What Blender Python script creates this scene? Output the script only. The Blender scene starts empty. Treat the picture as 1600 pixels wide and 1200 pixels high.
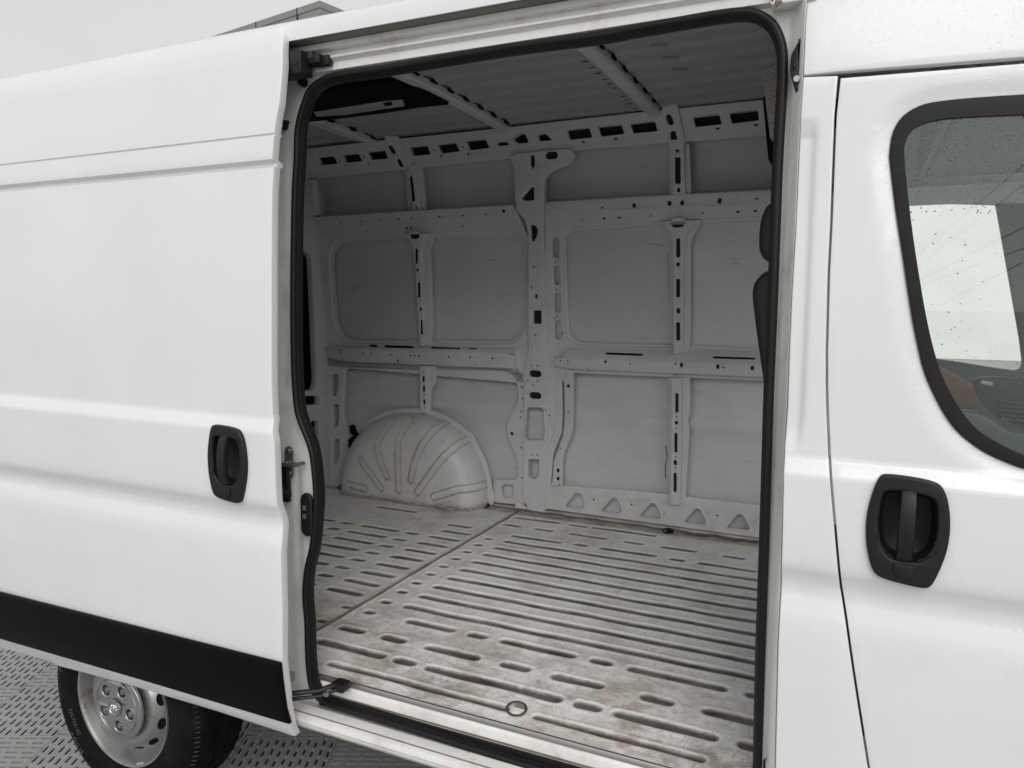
import bpy, bmesh, math, random
import numpy as np
from mathutils import Vector, Matrix
random.seed(7); np.random.seed(7)
sc = bpy.context.scene
rad = math.radians
H = 1.706                      # eye height above the ground

# ---------------------------------------------------------------- camera
YAW, PITCH, ROLL, FPX = rad(24.887), rad(5.981), rad(0.499), 1166.05
_f = Vector((-math.sin(YAW)*math.cos(PITCH), math.cos(YAW)*math.cos(PITCH), -math.sin(PITCH)))
_r0 = Vector((math.cos(YAW), math.sin(YAW), 0)); _u0 = _r0.cross(_f)
_r = math.cos(ROLL)*_r0 + math.sin(ROLL)*_u0
_u = -math.sin(ROLL)*_r0 + math.cos(ROLL)*_u0
cam = bpy.data.objects.new('camera', bpy.data.cameras.new('camera')); sc.collection.objects.link(cam)
cam.matrix_world = Matrix(((_r.x,_u.x,-_f.x,0),(_r.y,_u.y,-_f.y,0),(_r.z,_u.z,-_f.z,H),(0,0,0,1)))
cam.data.sensor_width = 36; cam.data.lens = FPX/1600*36
cam.data.clip_start = .05; cam.data.clip_end = 2000
sc.camera = cam

# ---------------------------------------------------------------- world: overcast
SUN_EL, SUN_AZ = 35, 152       # degrees; azimuth: 180 = from behind the camera side (-y), toward -x beyond that
world = bpy.data.worlds.new("World"); sc.world = world; world.use_nodes = True
nt = world.node_tree; nt.nodes.clear()
wo = nt.nodes.new('ShaderNodeOutputWorld'); bg = nt.nodes.new('ShaderNodeBackground')
sky = nt.nodes.new('ShaderNodeTexSky'); sky.sky_type = 'NISHITA'; sky.sun_disc = False
sky.sun_elevation = rad(SUN_EL)
mixw = nt.nodes.new('ShaderNodeMix'); mixw.data_type = 'RGBA'; mixw.inputs[0].default_value = .95
tc = nt.nodes.new('ShaderNodeTexCoord'); nz = nt.nodes.new('ShaderNodeTexNoise'); nz.inputs['Scale'].default_value = 2.2
nz.inputs['Detail'].default_value = 4
cr = nt.nodes.new('ShaderNodeValToRGB')
cr.color_ramp.elements[0].position = .3; cr.color_ramp.elements[0].color = (6.66,6.62,6.56,1)
cr.color_ramp.elements[1].position = .75; cr.color_ramp.elements[1].color = (7.65,7.58,7.5,1)
nt.links.new(tc.outputs['Generated'], nz.inputs['Vector']); nt.links.new(nz.outputs['Fac'], cr.inputs[0])
nt.links.new(sky.outputs[0], mixw.inputs[6]); nt.links.new(cr.outputs[0], mixw.inputs[7])
nt.links.new(mixw.outputs[2], bg.inputs[0]); nt.links.new(bg.outputs[0], wo.inputs[0])
bg.inputs[1].default_value = .0925
# sun
sd = bpy.data.lights.new('sun', 'SUN'); sd.energy = 1.5; sd.angle = rad(50); sd.color = (1,.975,.94)
so = bpy.data.objects.new('sun', sd); sc.collection.objects.link(so)
_az = rad(SUN_AZ)              # compass-like: direction TO the sun = (sin az, cos az)
sdir = Vector((math.sin(_az)*math.cos(rad(SUN_EL)), math.cos(_az)*math.cos(rad(SUN_EL)), math.sin(rad(SUN_EL))))
so.rotation_euler = sdir.to_track_quat('Z', 'Y').to_euler()
sky.sun_rotation = _az
sc.cycles.diffuse_bounces = 3
sc.view_settings.view_transform = 'Standard'; sc.view_settings.look = 'None'
sc.view_settings.exposure = .2; sc.view_settings.gamma = 1
sc.render.resolution_x, sc.render.resolution_y = 1024, 768

# ---------------------------------------------------------------- sight lines (z here is relative to eye height)
def ray(u, v):
    return _r*((u-800)/FPX) - _u*((v-600)/FPX) + _f
def atY(u, v, Y):
    d = ray(u, v); k = Y/d.y; return d.x*k, d.z*k
def atZ(u, v, z):
    d = ray(u, v); k = z/d.z; return d.x*k, d.y*k
def on(pts, surf, off=0.0):
    out = []
    for u, v in pts:
        Y = surf(0, 0)
        for _ in range(8):
            x, z = atY(u, v, Y); Y = surf(x, z) - off
        out.append((x, z))
    return out
def Z(ox, oy, s):                      # coordinates read in an enlarged view -> photograph coordinates
    return lambda *p: [(ox+a/s, oy+b/s) for a, b in p]
Z2a = Z(420,0,4); Z3a = Z(820,0,3.529); Z5a = Z(440,290,4); Z6a = Z(780,290,3.529)
Z1b = Z(420,540,4); Z2b = Z(780,560,3.529)

def lerp_table(T):
    xs = [t[0] for t in T]; ys = [t[1] for t in T]
    return lambda z: float(np.interp(z, xs, ys))

# ---------------------------------------------------------------- materials
def new_mat(name):
    m = bpy.data.materials.new(name); m.use_nodes = True
    return m, m.node_tree, m.node_tree.nodes['Principled BSDF']
def pbr(name, col, rough=.5, metal=0, coat=0, bump=None, spots=None, sheen=0, spec=.5):
    """bump=(scale,strength,detail); spots=[(scale, lo, hi, colour, amount)]"""
    m, t, b = new_mat(name)
    b.inputs['Base Color'].default_value = (*col, 1); b.inputs['Roughness'].default_value = rough
    b.inputs['Metallic'].default_value = metal; b.inputs['Coat Weight'].default_value = coat
    b.inputs['Coat Roughness'].default_value = .06
    b.inputs['Specular IOR Level'].default_value = spec
    g = t.nodes.new('ShaderNodeNewGeometry')
    last = None
    for sp in (spots or []):
        s, lo, hi, c, amt = sp[:5]; stretch = sp[5] if len(sp) > 5 else (1,1,1)
        mp = t.nodes.new('ShaderNodeMapping'); mp.inputs['Scale'].default_value = stretch
        t.links.new(g.outputs['Position'], mp.inputs['Vector'])
        n = t.nodes.new('ShaderNodeTexNoise'); n.inputs['Scale'].default_value = s; n.inputs['Detail'].default_value = 6
        n.inputs['Roughness'].default_value = .62
        t.links.new(mp.outputs[0], n.inputs['Vector'])
        r = t.nodes.new('ShaderNodeMapRange'); r.inputs[1].default_value = lo; r.inputs[2].default_value = hi
        r.inputs[4].default_value = amt; t.links.new(n.outputs['Fac'], r.inputs[0])
        mx = t.nodes.new('ShaderNodeMix'); mx.data_type = 'RGBA'; t.links.new(r.outputs[0], mx.inputs[0])
        if last: t.links.new(last, mx.inputs[6])
        else: mx.inputs[6].default_value = (*col, 1)
        mx.inputs[7].default_value = (*c, 1); last = mx.outputs[2]
    if last: t.links.new(last, b.inputs['Base Color'])
    if bump:
        n = t.nodes.new('ShaderNodeTexNoise'); n.inputs['Scale'].default_value = bump[0]; n.inputs['Detail'].default_value = bump[2]
        t.links.new(g.outputs['Position'], n.inputs['Vector'])
        bp = t.nodes.new('ShaderNodeBump'); bp.inputs['Strength'].default_value = bump[1]; bp.inputs['Distance'].default_value = .002
        t.links.new(n.outputs['Fac'], bp.inputs['Height']); t.links.new(bp.outputs[0], b.inputs['Normal'])
    return m
def wet_paint():
    m, t, b = new_mat('wet_white_paint')
    b.inputs['Roughness'].default_value = .32; b.inputs['Coat Weight'].default_value = .8; b.inputs['Coat Roughness'].default_value = .13
    g = t.nodes.new('ShaderNodeNewGeometry')
    n = t.nodes.new('ShaderNodeTexNoise'); n.inputs['Scale'].default_value = 3.5; n.inputs['Detail'].default_value = 8
    t.links.new(g.outputs['Position'], n.inputs['Vector'])
    r = t.nodes.new('ShaderNodeValToRGB'); e = r.color_ramp.elements
    e[0].position = .3; e[0].color = (.735,.745,.765,1); e[1].position = .7; e[1].color = (.77,.778,.788,1)
    t.links.new(n.outputs['Fac'], r.inputs[0]); t.links.new(r.outputs[0], b.inputs['Base Color'])
    # fine beads of rain: voronoi cells, only some of them
    v = t.nodes.new('ShaderNodeTexVoronoi'); v.inputs['Scale'].default_value = 230
    t.links.new(g.outputs['Position'], v.inputs['Vector'])
    mr = t.nodes.new('ShaderNodeMapRange'); mr.interpolation_type = 'SMOOTHSTEP'
    mr.inputs[1].default_value = .34; mr.inputs[2].default_value = .08
    t.links.new(v.outputs['Distance'], mr.inputs[0])
    sep = t.nodes.new('ShaderNodeSeparateColor'); t.links.new(v.outputs['Color'], sep.inputs[0])
    n2 = t.nodes.new('ShaderNodeTexNoise'); n2.inputs['Scale'].default_value = 5; t.links.new(g.outputs['Position'], n2.inputs['Vector'])
    ad = t.nodes.new('ShaderNodeMath'); ad.operation = 'MULTIPLY'; t.links.new(sep.outputs[0], ad.inputs[0]); t.links.new(n2.outputs['Fac'], ad.inputs[1])
    gt = t.nodes.new('ShaderNodeMath'); gt.operation = 'GREATER_THAN'; gt.inputs[1].default_value = .36; t.links.new(ad.outputs[0], gt.inputs[0])
    mu = t.nodes.new('ShaderNodeMath'); mu.operation = 'MULTIPLY'; t.links.new(mr.outputs[0], mu.inputs[0]); t.links.new(gt.outputs[0], mu.inputs[1])
    bp = t.nodes.new('ShaderNodeBump'); bp.inputs['Strength'].default_value = .45; bp.inputs['Distance'].default_value = .0011
    t.links.new(mu.outputs[0], bp.inputs['Height']); t.links.new(bp.outputs[0], b.inputs['Coat Normal'])
    t.links.new(bp.outputs[0], b.inputs['Normal'])
    return m
def floor_mat():
    m, t, b = new_mat('worn_floor_paint')
    g = t.nodes.new('ShaderNodeNewGeometry')
    def noise(s, d=6, rough=.6, st=(1,1,1)):
        mp = t.nodes.new('ShaderNodeMapping'); mp.inputs['Scale'].default_value = st; t.links.new(g.outputs['Position'], mp.inputs[0])
        n = t.nodes.new('ShaderNodeTexNoise'); n.inputs['Scale'].default_value = s; n.inputs['Detail'].default_value = d
        n.inputs['Roughness'].default_value = rough; t.links.new(mp.outputs[0], n.inputs[0]); return n.outputs['Fac']
    def mr(a, lo, hi, o0=0, o1=1):
        r = t.nodes.new('ShaderNodeMapRange'); r.inputs[1].default_value = lo; r.inputs[2].default_value = hi
        r.inputs[3].default_value = o0; r.inputs[4].default_value = o1; t.links.new(a, r.inputs[0]); return r.outputs[0]
    def mix(f, a, c):
        x = t.nodes.new('ShaderNodeMix'); x.data_type = 'RGBA'; t.links.new(f, x.inputs[0])
        if isinstance(a, tuple): x.inputs[6].default_value = (*a,1)
        else: t.links.new(a, x.inputs[6])
        x.inputs[7].default_value = (*c,1); return x.outputs[2]
    def mul(a, c):
        x = t.nodes.new('ShaderNodeMath'); x.operation = 'MULTIPLY'; t.links.new(a, x.inputs[0]); t.links.new(c, x.inputs[1]); return x.outputs[0]
    c = mix(mr(noise(2.2), .35, .7), (.93,.925,.91), (.84,.83,.81))
    c = mix(mr(noise(5, 8, .7), .48, .74, 0, .7), c, (.42,.34,.26))         # brown stain clouds
    pz = t.nodes.new('ShaderNodeSeparateXYZ'); t.links.new(g.outputs['Position'], pz.inputs[0])
    near = mr(pz.outputs['Y'], 2.45, 1.75)          # the loading edge has seen most of the wear
    c = mix(mul(mr(noise(6.5, 10, .72, (.7,1.3,1)), .50, .61, 0, .9), near), c, (.42,.34,.26))
    c = mix(mul(mr(noise(3.3, 6, .65), .52, .62, 0, .8), near), c, (.31,.29,.265))
    c = mix(mr(noise(11, 10, .8, (1.8,.5,1)), .56, .70, 0, .6), c, (.36,.33,.29))
    c = mix(mr(noise(14, 8, .75, (.6,1.6,1)), .55, .72, 0, .6), c, (.84,.83,.81)) # scuffed lighter
    c = mix(mr(noise(60, 6, .8), .56, .70, 0, .6), c, (.24,.21,.18))            # speckle
    c = mix(mul(mr(noise(190, 3, .7), .58, .66, 0, .8), mr(noise(3.1), .42, .6)), c, (.10,.08,.065)) # grit
    vo = t.nodes.new('ShaderNodeTexVoronoi'); vo.feature = 'DISTANCE_TO_EDGE'; vo.inputs['Scale'].default_value = 75
    wv = t.nodes.new('ShaderNodeMix'); wv.data_type = 'RGBA'; wv.inputs[0].default_value = .03
    nn = t.nodes.new('ShaderNodeTexNoise'); nn.inputs['Scale'].default_value = 40; t.links.new(g.outputs['Position'], nn.inputs[0])
    t.links.new(g.outputs['Position'], wv.inputs[6]); t.links.new(nn.outputs['Color'], wv.inputs[7]); t.links.new(wv.outputs[2], vo.inputs['Vector'])
    ck = mul(mul(mr(vo.outputs['Distance'], .045, .012), mr(noise(8, 6, .7), .46, .58)), mr(noise(30, 4), .45, .6, 0, .8))
    c = mix(mul(ck, mr(pz.outputs['Y'], 2.8, 1.9, .1, 1)), c, (.13,.105,.085))      # flaking paint cracks
    at = t.nodes.new('ShaderNodeAttribute'); at.attribute_name = 'groove'
    sp = t.nodes.new('ShaderNodeSeparateColor'); t.links.new(at.outputs['Color'], sp.inputs[0])
    at2 = t.nodes.new('ShaderNodeAttribute'); at2.attribute_name = 'lip'
    c = mix(mul(at2.outputs['Fac'], mr(noise(16, 6, .7), .35, .6, .25, .85)), c, (.93,.92,.90))      # pale worn groove lips, with their glossy highlight painted in
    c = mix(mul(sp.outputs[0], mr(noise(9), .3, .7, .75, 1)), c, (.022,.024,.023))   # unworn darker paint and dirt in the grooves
    c = mix(mul(sp.outputs[1], mr(noise(25, 6, .7), .35, .62, .2, 1)), c, (.13,.095,.07)) # brown rim of dirt at the groove edges
    c = mix(mul(sp.outputs[2], mr(noise(18, 6, .7), .3, .65, .3, 1)), c, (.12,.09,.065))  # dirt along the joint and the wall foot
    t.links.new(c, b.inputs['Base Color'])
    t.links.new(mr(noise(7), .3, .7, .22, .5), b.inputs['Roughness'])
    bp = t.nodes.new('ShaderNodeBump'); bp.inputs['Strength'].default_value = .35; bp.inputs['Distance'].default_value = .0015
    t.links.new(noise(140, 5, .8), bp.inputs['Height']); t.links.new(bp.outputs[0], b.inputs['Normal'])
    return m
def glass_mat(name, tint, refl_ior=1.75):
    m = bpy.data.materials.new(name); m.use_nodes = True; t = m.node_tree; t.nodes.clear()
    o = t.nodes.new('ShaderNodeOutputMaterial'); mx = t.nodes.new('ShaderNodeMixShader')
    tr = t.nodes.new('ShaderNodeBsdfTransparent'); tr.inputs[0].default_value = (*tint,1)
    gl = t.nodes.new('ShaderNodeBsdfGlossy'); gl.inputs['Roughness'].default_value = .0; gl.inputs[0].default_value = (.92,1,.985,1)
    g = t.nodes.new('ShaderNodeNewGeometry'); dt = t.nodes.new('ShaderNodeVectorMath'); dt.operation = 'DOT_PRODUCT'
    t.links.new(g.outputs['Incoming'], dt.inputs[0]); t.links.new(g.outputs['Normal'], dt.inputs[1])
    def ma(op, a, b):
        n = t.nodes.new('ShaderNodeMath'); n.operation = op
        for i, x in enumerate((a, b)):
            if x is None: continue
            if isinstance(x, (int, float)): n.inputs[i].default_value = x
            else: t.links.new(x, n.inputs[i])
        return n.outputs[0]
    f0 = ((refl_ior-1)/(refl_ior+1))**2
    fac = ma('ADD', ma('MULTIPLY', ma('POWER', ma('SUBTRACT', 1, ma('ABSOLUTE', dt.outputs['Value'], None)), 5), 1-f0), f0)
    t.links.new(fac, mx.inputs[0]); t.links.new(tr.outputs[0], mx.inputs[1]); t.links.new(gl.outputs[0], mx.inputs[2])
    t.links.new(mx.outputs[0], o.inputs[0]); return m
M = {}
M['paint'] = wet_paint()
M['jamb'] = pbr('jamb_paint', (.80,.795,.78), .35, coat=.4, bump=(40,.1,3), spots=[(6,.46,.72,(.50,.48,.45),.5,(1,1,.35)),(16,.56,.68,(.42,.38,.33),.35,(1,1,.6)),(40,.62,.75,(.35,.31,.27),.5)])
M['primer'] = pbr('grey_white_primer', (.72,.73,.75), .36, bump=(120,.06,3), spots=[(1.6,.42,.66,(.58,.585,.59),.55),(3,.45,.75,(.62,.625,.63),.6),(22,.62,.78,(.5,.49,.47),.4),(70,.68,.76,(.3,.28,.25),.4)])
M['skin_in'] = pbr('skin_inside_primer', (.72,.735,.765), .38, bump=(90,.05,3), spots=[(1.8,.42,.66,(.58,.595,.62),.6),(14,.58,.70,(.5,.5,.49),.45,(.35,1,1.6)),(2.5,.45,.75,(.66,.67,.69),.5),(9,.6,.75,(.56,.56,.56),.35,(1,1,3)),(60,.69,.77,(.2,.17,.14),.45)])
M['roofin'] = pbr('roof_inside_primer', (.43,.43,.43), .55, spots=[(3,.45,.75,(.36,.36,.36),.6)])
M['footplate'] = pbr('scuffed_wall_foot_primer', (.74,.74,.74), .4, bump=(100,.08,3), spots=[(4,.45,.7,(.62,.61,.59),.6),(11,.55,.72,(.45,.42,.38),.45),(45,.62,.72,(.28,.22,.17),.5)])
M['floor'] = floor_mat()
M['rubber'] = pbr('black_rubber', (.008,.008,.010), .45, bump=(160,.12,3), spec=.3)
M['plastic'] = pbr('black_textured_plastic', (.009,.009,.011), .45, bump=(900,.16,2), spec=.38)
M['trim'] = pbr('satin_black_cladding', (.003,.003,.0042), .4, bump=(700,.06,2), spec=.10, spots=[(4,.5,.75,(.008,.008,.008),.7,(.3,1,2))])
M['gasket'] = pbr('dark_window_gasket', (.019,.016,.018), .5, bump=(500,.08,2), spec=.22)
M['hole_shade'] = pbr('dark_hole_shade', (.03,.03,.032), .9, spec=.1)
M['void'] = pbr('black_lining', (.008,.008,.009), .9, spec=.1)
M['tyre'] = pbr('tyre_rubber', (.004,.004,.0045), .65, bump=(240,.5,4), spots=[(18,.5,.75,(.012,.011,.010),.6),(5,.5,.7,(.018,.017,.015),.6)], spec=.14)
M['tyre_text'] = pbr('tyre_lettering_rubber', (.07,.07,.068), .5)
M['rim'] = pbr('silver_wheel_paint', (.42,.42,.415), .32, metal=.8, spots=[(22,.6,.72,(.25,.17,.11),.6)])
M['cap'] = pbr('silver_cap_paint', (.40,.41,.43), .28, metal=.8)
M['steel'] = pbr('zinc_steel', (.42,.41,.39), .38, metal=.9)
M['iron'] = pbr('dark_worn_iron', (.10,.085,.07), .5, metal=.5)
M['felt'] = pbr('speckled_grey_felt', (.42,.39,.38), .95, spots=[(260,.5,.56,(.75,.72,.70),.8),(330,.55,.6,(.05,.045,.045),.8)], bump=(300,.5,3))
M['seat'] = pbr('black_seat_fabric', (.014,.014,.017), .6, bump=(500,.3,3))
M['dash'] = pbr('dark_dashboard_plastic', (.03,.034,.038), .5, bump=(600,.1,2))
M['brown'] = pbr('brown_armrest_leather', (.13,.055,.035), .5)
M['teal'] = pbr('grey_green_door_trim', (.035,.05,.05), .5)
M['glass'] = glass_mat('side_glass', (.975,1,.99), 1.74)
M['glass2'] = glass_mat('far_glass', (.99,1,1), 1.2)
M['darkglass'] = pbr('dark_rear_glass', (.006,.006,.007), .15)
M['liner'] = pbr('cab_headliner', (.33,.37,.37), .9)
M['water'] = pbr('water_beads', (.10,.12,.12), .04, spec=.9)
M['under'] = pbr('dark_underseal', (.03,.03,.03), .8)
M['caulk'] = pbr('dirty_joint_sealer', (.20,.17,.14), .7, bump=(90,.5,4), spots=[(20,.45,.7,(.09,.07,.055),.8)])

# ---------------------------------------------------------------- object helpers
VAN = bpy.data.objects.new('cargo_van', None); sc.collection.objects.link(VAN)
VAN.location = (-1.0, 2.6, 0)
VAN['label'] = 'white high roof cargo van with its sliding side door standing open'; VAN['category'] = 'van'
bpy.context.view_layer.update()
def link(name, me, mat=None, parent=None, label=None):
    o = bpy.data.objects.new(name, me); sc.collection.objects.link(o)
    if mat is not None: me.materials.append(mat)
    if parent is not None:
        o.parent = parent
        if parent.type == 'EMPTY': o.location = -parent.location
    if label: o['label'] = label
    return o
def finish(bm, name, mat, parent=VAN, angle=35, smooth=True, label=None, lift=True, recalc=True):
    if recalc: bmesh.ops.recalc_face_normals(bm, faces=bm.faces)
    if lift:
        for v in bm.verts: v.co.z += H
    me = bpy.data.meshes.new(name); bm.to_mesh(me); bm.free()
    if smooth:
        me.polygons.foreach_set('use_smooth', [True]*len(me.polygons))
        me.set_sharp_from_angle(angle=rad(angle))
    return link(name, me, mat, parent, label)
def rc(pts, r=.01, n=3):               # round the corners of a polygon
    out = []; N = len(pts)
    for i in range(N):
        p = Vector(pts[i]); a = Vector(pts[i-1]); c = Vector(pts[(i+1) % N])
        d1 = (a-p); d2 = (c-p); l1 = d1.length; l2 = d2.length
        if l1 < 1e-6 or l2 < 1e-6: continue
        k1 = min(r, .45*l1); k2 = min(r, .45*l2)
        A = p + d1/l1*k1; C = p + d2/l2*k2
        for j in range(n+1):
            t = j/n; q = A*(1-t)**2 + p*2*t*(1-t) + C*t*t
            out.append((q.x, q.y))
    return out
def slot(x, z, w, h, ang=0, n=5):      # stadium / oval; w,h in metres
    r = min(w, h)/2; out = []
    L = max(w, h)/2 - r
    for s in (1, -1):
        for j in range(n+1):
            a = -math.pi/2 + math.pi*j/n
            px, pz = (L + r*math.cos(a)), r*math.sin(a)
            px, pz = s*px, s*pz
            if h > w: px, pz = -pz, px
            ca, sa = math.cos(ang), math.sin(ang)
            out.append((x+px*ca-pz*sa, z+px*sa+pz*ca))
    return out
def poly2d(outer, holes, thick, bevel, res=1):
    cu = bpy.data.curves.new('tmp', 'CURVE'); cu.dimensions = '2D'; cu.fill_mode = 'BOTH'
    b = bevel
    cu.extrude = max(thick/2-b, 1e-4); cu.bevel_depth = b; cu.bevel_resolution = res; cu.offset = -b
    for loop in [outer]+holes:
        sp = cu.splines.new('POLY'); sp.points.add(len(loop)-1); sp.use_cyclic_u = True
        for i, p in enumerate(loop): sp.points[i].co = (p[0], p[1], 0, 1)
    ob = bpy.data.objects.new('tmp', cu); me = bpy.data.meshes.new_from_object(ob)
    bpy.data.objects.remove(ob); bpy.data.curves.remove(cu)
    bm = bmesh.new(); bm.from_mesh(me); bpy.data.meshes.remove(me)
    bmesh.ops.remove_doubles(bm, verts=bm.verts, dist=1e-5)
    return bm
def cut(bm, axis, vals):
    no = [0,0,0]; no[axis] = 1
    for c in vals:
        co = [0,0,0]; co[axis] = c
        bmesh.ops.bisect_plane(bm, geom=bm.verts[:]+bm.edges[:]+bm.faces[:], dist=1e-6, plane_co=co, plane_no=no)
def plate(name, outer, holes=(), surf=None, off=0., thick=.02, bevel=.002, mat=None, parent=VAN, cz=(), cx=(), mapper=None, disp=None, angle=35, label=None, res=1):
    bm = poly2d(list(outer), [list(h) for h in holes], thick, bevel, res)
    small = [h for h in holes if (max(p[0] for p in h)-min(p[0] for p in h))*(max(p[1] for p in h)-min(p[1] for p in h)) < (.0009 if name not in ('post_channel','bow_end','centre_pillar') else .0046)] if surf is not None and mat in (M['primer'], M['footplate']) else []
    zmax = max(v.co.z for v in bm.verts)
    zs = [v.co.y for v in bm.verts]; xs = [v.co.x for v in bm.verts]
    cut(bm, 1, [c for c in cz if min(zs) < c < max(zs)]); cut(bm, 0, [c for c in cx if min(xs) < c < max(xs)])
    for v in bm.verts:
        a, b, d = v.co.x, v.co.y, zmax - v.co.z
        if mapper: v.co = mapper(a, b, d)
        else:
            o = off + (disp(a, b) if disp else 0)
            v.co = (a, surf(a, b) - o + d, b)
    o = finish(bm, name, mat, parent, angle, label=label)
    if small: hole_backs(small, surf, off, parent if parent is not VAN else o, depth=(.018 if name == 'centre_pillar' else .007), mat=M['hole_shade'])
    return o
def hole_backs(holes, surf, off, parent, depth=.007, mat=None, name='hole_shade'):  # near-black faces painting the unlit depth behind small holes
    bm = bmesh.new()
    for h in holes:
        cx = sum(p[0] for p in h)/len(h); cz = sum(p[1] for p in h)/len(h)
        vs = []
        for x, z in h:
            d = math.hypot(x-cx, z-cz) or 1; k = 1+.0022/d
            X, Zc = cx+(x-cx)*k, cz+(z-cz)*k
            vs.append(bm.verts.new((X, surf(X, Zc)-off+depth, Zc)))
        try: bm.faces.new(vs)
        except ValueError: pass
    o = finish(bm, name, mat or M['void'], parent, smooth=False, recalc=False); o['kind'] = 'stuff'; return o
def box(bm, x0, x1, y0, y1, z0, z1, bev=0, rot=None, seg=2):
    g = bmesh.ops.create_cube(bm, size=1)
    vs = g['verts']
    for v in vs:
        v.co = Vector(((x0+x1)/2 + v.co.x*(x1-x0), (y0+y1)/2 + v.co.y*(y1-y0), (z0+z1)/2 + v.co.z*(z1-z0)))
    if rot:
        c = Vector(((x0+x1)/2, (y0+y1)/2, (z0+z1)/2))
        bmesh.ops.rotate(bm, verts=vs, cent=c, matrix=rot)
    if bev:
        es = set(e for v in vs for e in v.link_edges)
        bmesh.ops.bevel(bm, geom=list(es), offset=bev, segments=seg, affect='EDGES', profile=.5)
    return bm
def cyl(bm, p, q, r, n=16, r2=None):
    p = Vector(p); q = Vector(q); d = q-p
    m = Matrix.Translation((p+q)/2) @ d.to_track_quat('Z','Y').to_matrix().to_4x4()
    bmesh.ops.create_cone(bm, cap_ends=True, segments=n, radius1=r, radius2=r if r2 is None else r2, depth=d.length, matrix=m)
def tube(bm, pts, r, n=8, closed=False):
    pts = [Vector(p) for p in pts]; rings = []
    N = len(pts)
    for i, p in enumerate(pts):
        a = pts[i-1] if (i > 0 or closed) else p; b = pts[(i+1) % N] if (i < N-1 or closed) else p
        t = (b-a).normalized(); s = t.cross(Vector((0,1,0)))
        if s.length < .1: s = t.cross(Vector((0,0,1)))
        s.normalize(); w = t.cross(s)
        rings.append([bm.verts.new(p + s*math.cos(2*math.pi*k/n)*r + w*math.sin(2*math.pi*k/n)*r) for k in range(n)])
    for i in range(N if closed else N-1):
        A, B = rings[i], rings[(i+1) % N]
        for k in range(n): bm.faces.new((A[k], A[(k+1)%n], B[(k+1)%n], B[k]))
    if not closed:
        bm.faces.new(rings[0][::-1]); bm.faces.new(rings[-1])
def catmull(pts, n=6, closed=True):
    P = [Vector(p) for p in pts]; N = len(P); out = []
    for i in range(N if closed else N-1):
        p0 = P[i-1] if (closed or i > 0) else P[0]; p1 = P[i]; p2 = P[(i+1) % N]
        p3 = P[(i+2) % N] if (closed or i+2 < N) else P[-1]
        for j in range(n):
            t = j/n
            out.append(.5*((2*p1)+(-p0+p2)*t+(2*p0-5*p1+4*p2-p3)*t*t+(-p0+3*p1-3*p2+p3)*t**3))
    if not closed: out.append(P[-1])
    return out
def prism_x(bm, prof, x0, x1, nx=1, closed=True):     # profile of (y,z), extruded along x
    rows = [[bm.verts.new((x0+(x1-x0)*i/nx, y, z)) for y, z in prof] for i in range(nx+1)]
    n = len(prof)
    for i in range(nx):
        for k in range(n if closed else n-1):
            bm.faces.new((rows[i][k], rows[i][(k+1)%n], rows[i+1][(k+1)%n], rows[i+1][k]))
    if closed: bm.faces.new(rows[0][::-1]); bm.faces.new(rows[-1])
def gridmesh(bm, P):                    # P[i][j] = coordinates
    R = [[bm.verts.new(p) for p in row] for row in P]
    for i in range(len(R)-1):
        for j in range(len(R[0])-1):
            bm.faces.new((R[i][j], R[i+1][j], R[i+1][j+1], R[i][j+1]))
frange = lambda a, b, s: [a + s*i for i in range(int((b-a)/s)+1)]

# ---------------------------------------------------------------- body side profile (outward bulge e of height z)
E = lerp_table([(-1.25,-.085),(-1.19,-.055),(-1.13,-.022),(-1.05,.0),(-.95,.008),(-.75,.013),(-.64,.012),(-.615,.009),(-.59,.003),(-.57,-.002),(-.55,-.001),
                (-.53,.006),(-.515,.013),(-.50,.016),(-.46,.0175),(-.36,.018),(-.330,.0178),(-.322,.0165),(-.305,.0075),(-.296,.002),(-.288,.0003),(-.1,-.001),(.1,-.004),(.25,-.008),(.328,-.012),
                (.334,-.0125),(.338,-.022),(.346,-.022),(.352,-.006),(.358,-.005),(.40,-.009),(.4095,-.010),(.4105,-.015),(.4145,-.015),(.4155,-.0105),(.45,-.013),(.52,-.022),(.58,-.030),(.61,-.034),(.64,-.041),(.66,-.049),(.68,-.062),(.70,-.085)])
BY, DY = 1.560, 1.49
DK = 1.445/1.49
E2 = lerp_table([(-1.25,-.085),(-1.19,-.055),(-1.13,-.022),(-1.05,.0),(-.95,.008),(-.75,.013),(-.64,.012),(-.615,.009),(-.59,.003),(-.57,-.002),(-.55,-.001),(-.53,.006),(-.515,.013),(-.50,.016),(-.46,.0175),(-.36,.018),(-.330,.0178),(-.322,.0165),(-.305,.0075),(-.296,.002),(-.288,.0003),(-.1,-.001),(.1,-.004),(.25,-.008),(.40,-.011),(.45,-.013),(.52,-.022),(.58,-.034),(.61,-.045),(.63,-.06),(.65,-.085)])
body = lambda x, z: BY - E2(z)
doorS = lambda x, z: DY - E(z*DK)
ZC = [-1.19,-1.16,-1.13,-1.09,-1.05,-1,-.95,-.85,-.75,-.69,-.64,-.625,-.615,-.602,-.59,-.58,-.57,-.56,-.55,-.54,-.53,-.522,-.515,-.507,-.50,-.48,-.46,-.41,-.36,-.34,-.335,-.330,-.326,-.322,-.317,-.311,-.305,-.300,-.296,-.292,-.288,-.28,-.27,-.26,
      -.2,-.1,0,.1,.18,.25,.3,.328,.334,.338,.342,.346,.352,.358,.38,.40,.4095,.4105,.4145,.4155,.45,.48,.52,.55,.58,.595,.61,.62,.63,.64,.65,.66,.67,.68,.69]

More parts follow.
